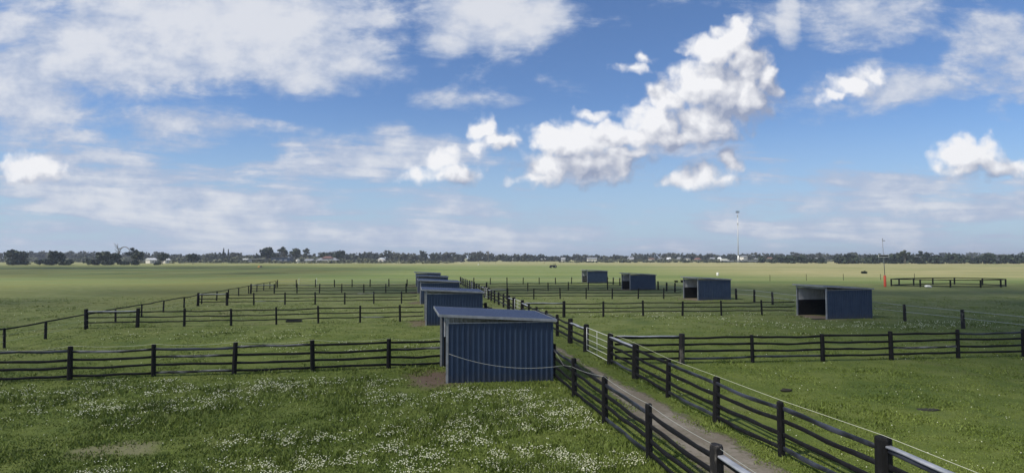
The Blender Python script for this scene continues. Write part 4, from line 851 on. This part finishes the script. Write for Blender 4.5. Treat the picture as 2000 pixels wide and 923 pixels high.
def clover_mask(x, y):
    """where the clover is in flower: long patches seen in the near left paddock and in front of the largest right shelter"""
    E = [(-13.5, 22.6, 4.6, 1.6, 1.0), (-9.3, 22.4, 4.0, 1.3, 1.0), (-14.5, 19.8, 3.0, 1.5, .9), (-11.2, 20.6, 2.8, 1.2, 1.0), (-6.0, 23.6, 4, 1.2, .7), (-1.5, 21.0, 3.4, 1.4, 1.0), (1.0, 19.3, 2.6, 1.8, .9), (-1.0, 17.2, 3.2, 2.2, 1.0), (-3.4, 14.8, 2.6, 1.3, 1.0),
         (-6.4, 16.0, 1.8, 1.0, .9), (-7.5, 14.2, 3.0, .8, .9), (-10.0, 13.8, 1.6, .5, .8), (0.6, 14.4, 2.4, 1.8, 1.0), (-4.2, 18.4, 1.8, .7, .5), (-.5, 22.5, 3, .5, .6), (1.8, 22.4, 1.2, 1.0, .5), (2.3, 20.0, .5, .8, .8), (-12, 17.8, 1.6, .6, .4),
         (27.5, 43.5, 8, 2.0, 1.0), (33, 45.0, 5, 1.4, .9), (22, 45.4, 4, 2.0, .7), (18, 49.8, 7, 2.6, .8), (24, 42, 4, 1, .6), (-11, 33, 5, 1.6, .25), (-4, 35, 3, 1.5, .2), (12, 53, 6, 2, .3), (-20, 38, 6, 3, .25), (19, 38.5, 5, .8, .5), (-24, 21, 6, 3, .9), (-18, 17, 3, 2.5, .8)]
    m = np.zeros(len(x))
    for cx, cy, rx, ry, a in E:
        d = np.hypot((x - cx) / rx, (y - cy) / ry); m = np.maximum(m, a * np.clip(1.35 - d, 0, 1))
    n = fbm(x * .9 + 3, y * 1.1 + 8, 5)
    m = m * np.where((x > 7.5 - .178 * y) | (y > 28), .62, 1.0)
    return np.clip(m * 1.2 + (n - .56) * 3.2 * (m > 0.02), 0, 1)
def make_grass():
    rnd = np.random.default_rng(3); n = 620000
    x, y = scatter(n, 9.0, 75.0, 1.45, rnd, 1.05)
    lush = fbm(x * .35 + 40, y * .35 + 7, 4); tuft = fbm(x * 2.3 + 11, y * 2.3, 3)
    left = (x < LANE_L(y)) & (y < 27)
    keep = lane_mask(x, y) & ~in_shed(x, y) & (rnd.random(n) < bare(x, y)) & (rnd.random(n) < .35 + 1.0 * tuft)
    x, y, lush, tuft, left = x[keep], y[keep], lush[keep], tuft[keep], left[keep]; n = len(x); cm = clover_mask(x, y)
    base = np.where(left, .058, .036) * (0.45 + 1.1 * lush) + .055 * cm
    big = np.clip((fbm(x * .8 + 77, y * .8 + 13, 3) - .5) * 5, 0, 1); h = base * (.5 + 1.0 * rnd.random(n)) * (.4 + 1.1 * tuft) * (1 + .9 * big); wd = (.0065 + .00075 * y) * (.7 + .6 * rnd.random(n))
    # unmown tufts at post feet and along the lane fences
    nearf = np.minimum(np.abs(x - LANE_L(y)), np.abs(x - LANE_R(y)))
    for a0, b0, sgn in ((28.05, .2, -1), (48.55, .222, -1), (27.30, .09, 1), (49.45, .085, 1)):
        nearf = np.minimum(nearf, np.where((x - 7.7 + .178 * y) * sgn > 1.2, np.abs(y - a0 - b0 * x), 9))
    nearf = nearf * (.6 + 1.2 * fbm(x * 1.1 + 9, y * 1.1, 3))
    h = h * (1 + .9 * np.exp(-(nearf / .22) ** 2))
    a = rnd.random(n) * 2 * math.pi; ln = rnd.random(n) * .9 + .15; b = rnd.random(n) * 2 * math.pi
    z = relief(x, y) - .012
    p0 = np.stack([x - np.cos(a) * wd, y - np.sin(a) * wd, z], 1); p1 = np.stack([x + np.cos(a) * wd, y + np.sin(a) * wd, z], 1)
    p2 = np.stack([x + np.cos(b) * h * ln, y + np.sin(b) * h * ln, z + h], 1)
    co = np.stack([p0, p1, p2], 1).reshape(-1, 3)
    o = fast_mesh('grass', co, 3, M['blade']); tag(o, 'uneven green pasture grass in the nearer paddocks', 'grass', kind='stuff')
    return o
make_grass()
def make_clover():
    rnd = np.random.default_rng(4); n = 260000
    x, y = scatter(n, 11.0, 60.0, 1.2, rnd, .96)
    cm = clover_mask(x, y); cl = fbm(x * 3.1, y * 3.1, 3)
    inL = (x < LANE_L(y) - .15); inR = x > LANE_R(y) + .2
    keep = (inL | inR) & ~in_shed(x, y) & (rnd.random(n) < (cm ** 1.3) * np.clip((cl - .36) * 3.6, 0, 1) * .80 + .003) & (rnd.random(n) < bare(x, y))
    x, y = x[keep], y[keep]; n = len(x)
    r = (.0105 + .0004 * y) * (.7 + .6 * rnd.random(n)); z = relief(x, y) + .045 + .065 * rnd.random(n)
    c = np.stack([x, y, z], 1)
    offs = np.array([[1, 0, 0], [-1, 0, 0], [0, 1, 0], [0, -1, 0], [0, 0, .9], [0, 0, -.9]], float)
    tri = [(0, 2, 4), (2, 1, 4), (1, 3, 4), (3, 0, 4), (2, 0, 5), (1, 2, 5), (3, 1, 5), (0, 3, 5)]
    vs = c[:, None, :] + offs[None] * r[:, None, None]
    co = vs[:, np.array(tri).ravel(), :].reshape(-1, 3)
    o = fast_mesh('clover_flowers', co, 3, M['clover']); tag(o, 'white clover flowers scattered in patches through the grass', 'flowers', kind='stuff')
    print('clover', n)
make_clover()

# ------------------------------------------------------------------ clouds overhead (outside the picture) that shade the paddocks
def cloud(cells, hgt, seed, alpha=1.0):
    rr = random.Random(seed); mb = MB(); off = sdir * (hgt / sdir.z)
    for (x0, x1, y0, y1, step) in cells:
        nx = max(1, int((x1 - x0) / step)); ny = max(1, int((y1 - y0) / step))
        for i in range(nx + 1):
            for j in range(ny + 1):
                x = x0 + (x1 - x0) * i / nx + rr.uniform(-.25, .25) * step; y = y0 + (y1 - y0) * j / ny + rr.uniform(-.25, .25) * step; r = step * rr.uniform(.75, 1.0)
                mb.ico((x + off.x, y + off.y, hgt + rr.uniform(0, r * .3)), (r, r, r * .5), 2, .08, rr)
    m, n, b, pos, obj, geo = newmat('thin_cloud'); b.inputs['Base Color'].default_value = (.85, .86, .88, 1); b.inputs['Roughness'].default_value = 1; b.inputs['Alpha'].default_value = alpha
    o = mb.build('cloud', m, None, True); tag(o, kind='structure'); return o
cloud([(-75, 85, -30, 92, 20), (-50, 30, 92, 112, 14), (40, 110, 20, 112, 18)], 520, 1, 0.115)
cloud([(-520, -75, 175, 290, 36), (-520, -150, 290, 365, 30)], 560, 2, 0.13)

# ------------------------------------------------------------------ thin air over the plain
def haze():
    m = bpy.data.materials.new('haze'); m.use_nodes = True; t = m.node_tree; t.nodes.clear()
    vo = t.nodes.new('ShaderNodeVolumePrincipled'); vo.inputs['Color'].default_value = (.80, .88, 1, 1); vo.inputs['Density'].default_value = 0.00020; vo.inputs['Anisotropy'].default_value = 0.2
    out = t.nodes.new('ShaderNodeOutputMaterial'); t.links.new(vo.outputs[0], out.inputs['Volume'])
    o = MB().box((-9200, -9200, -1.2), (9200, 9300, 72)).build('haze', m); tag(o, kind='stuff')
haze()
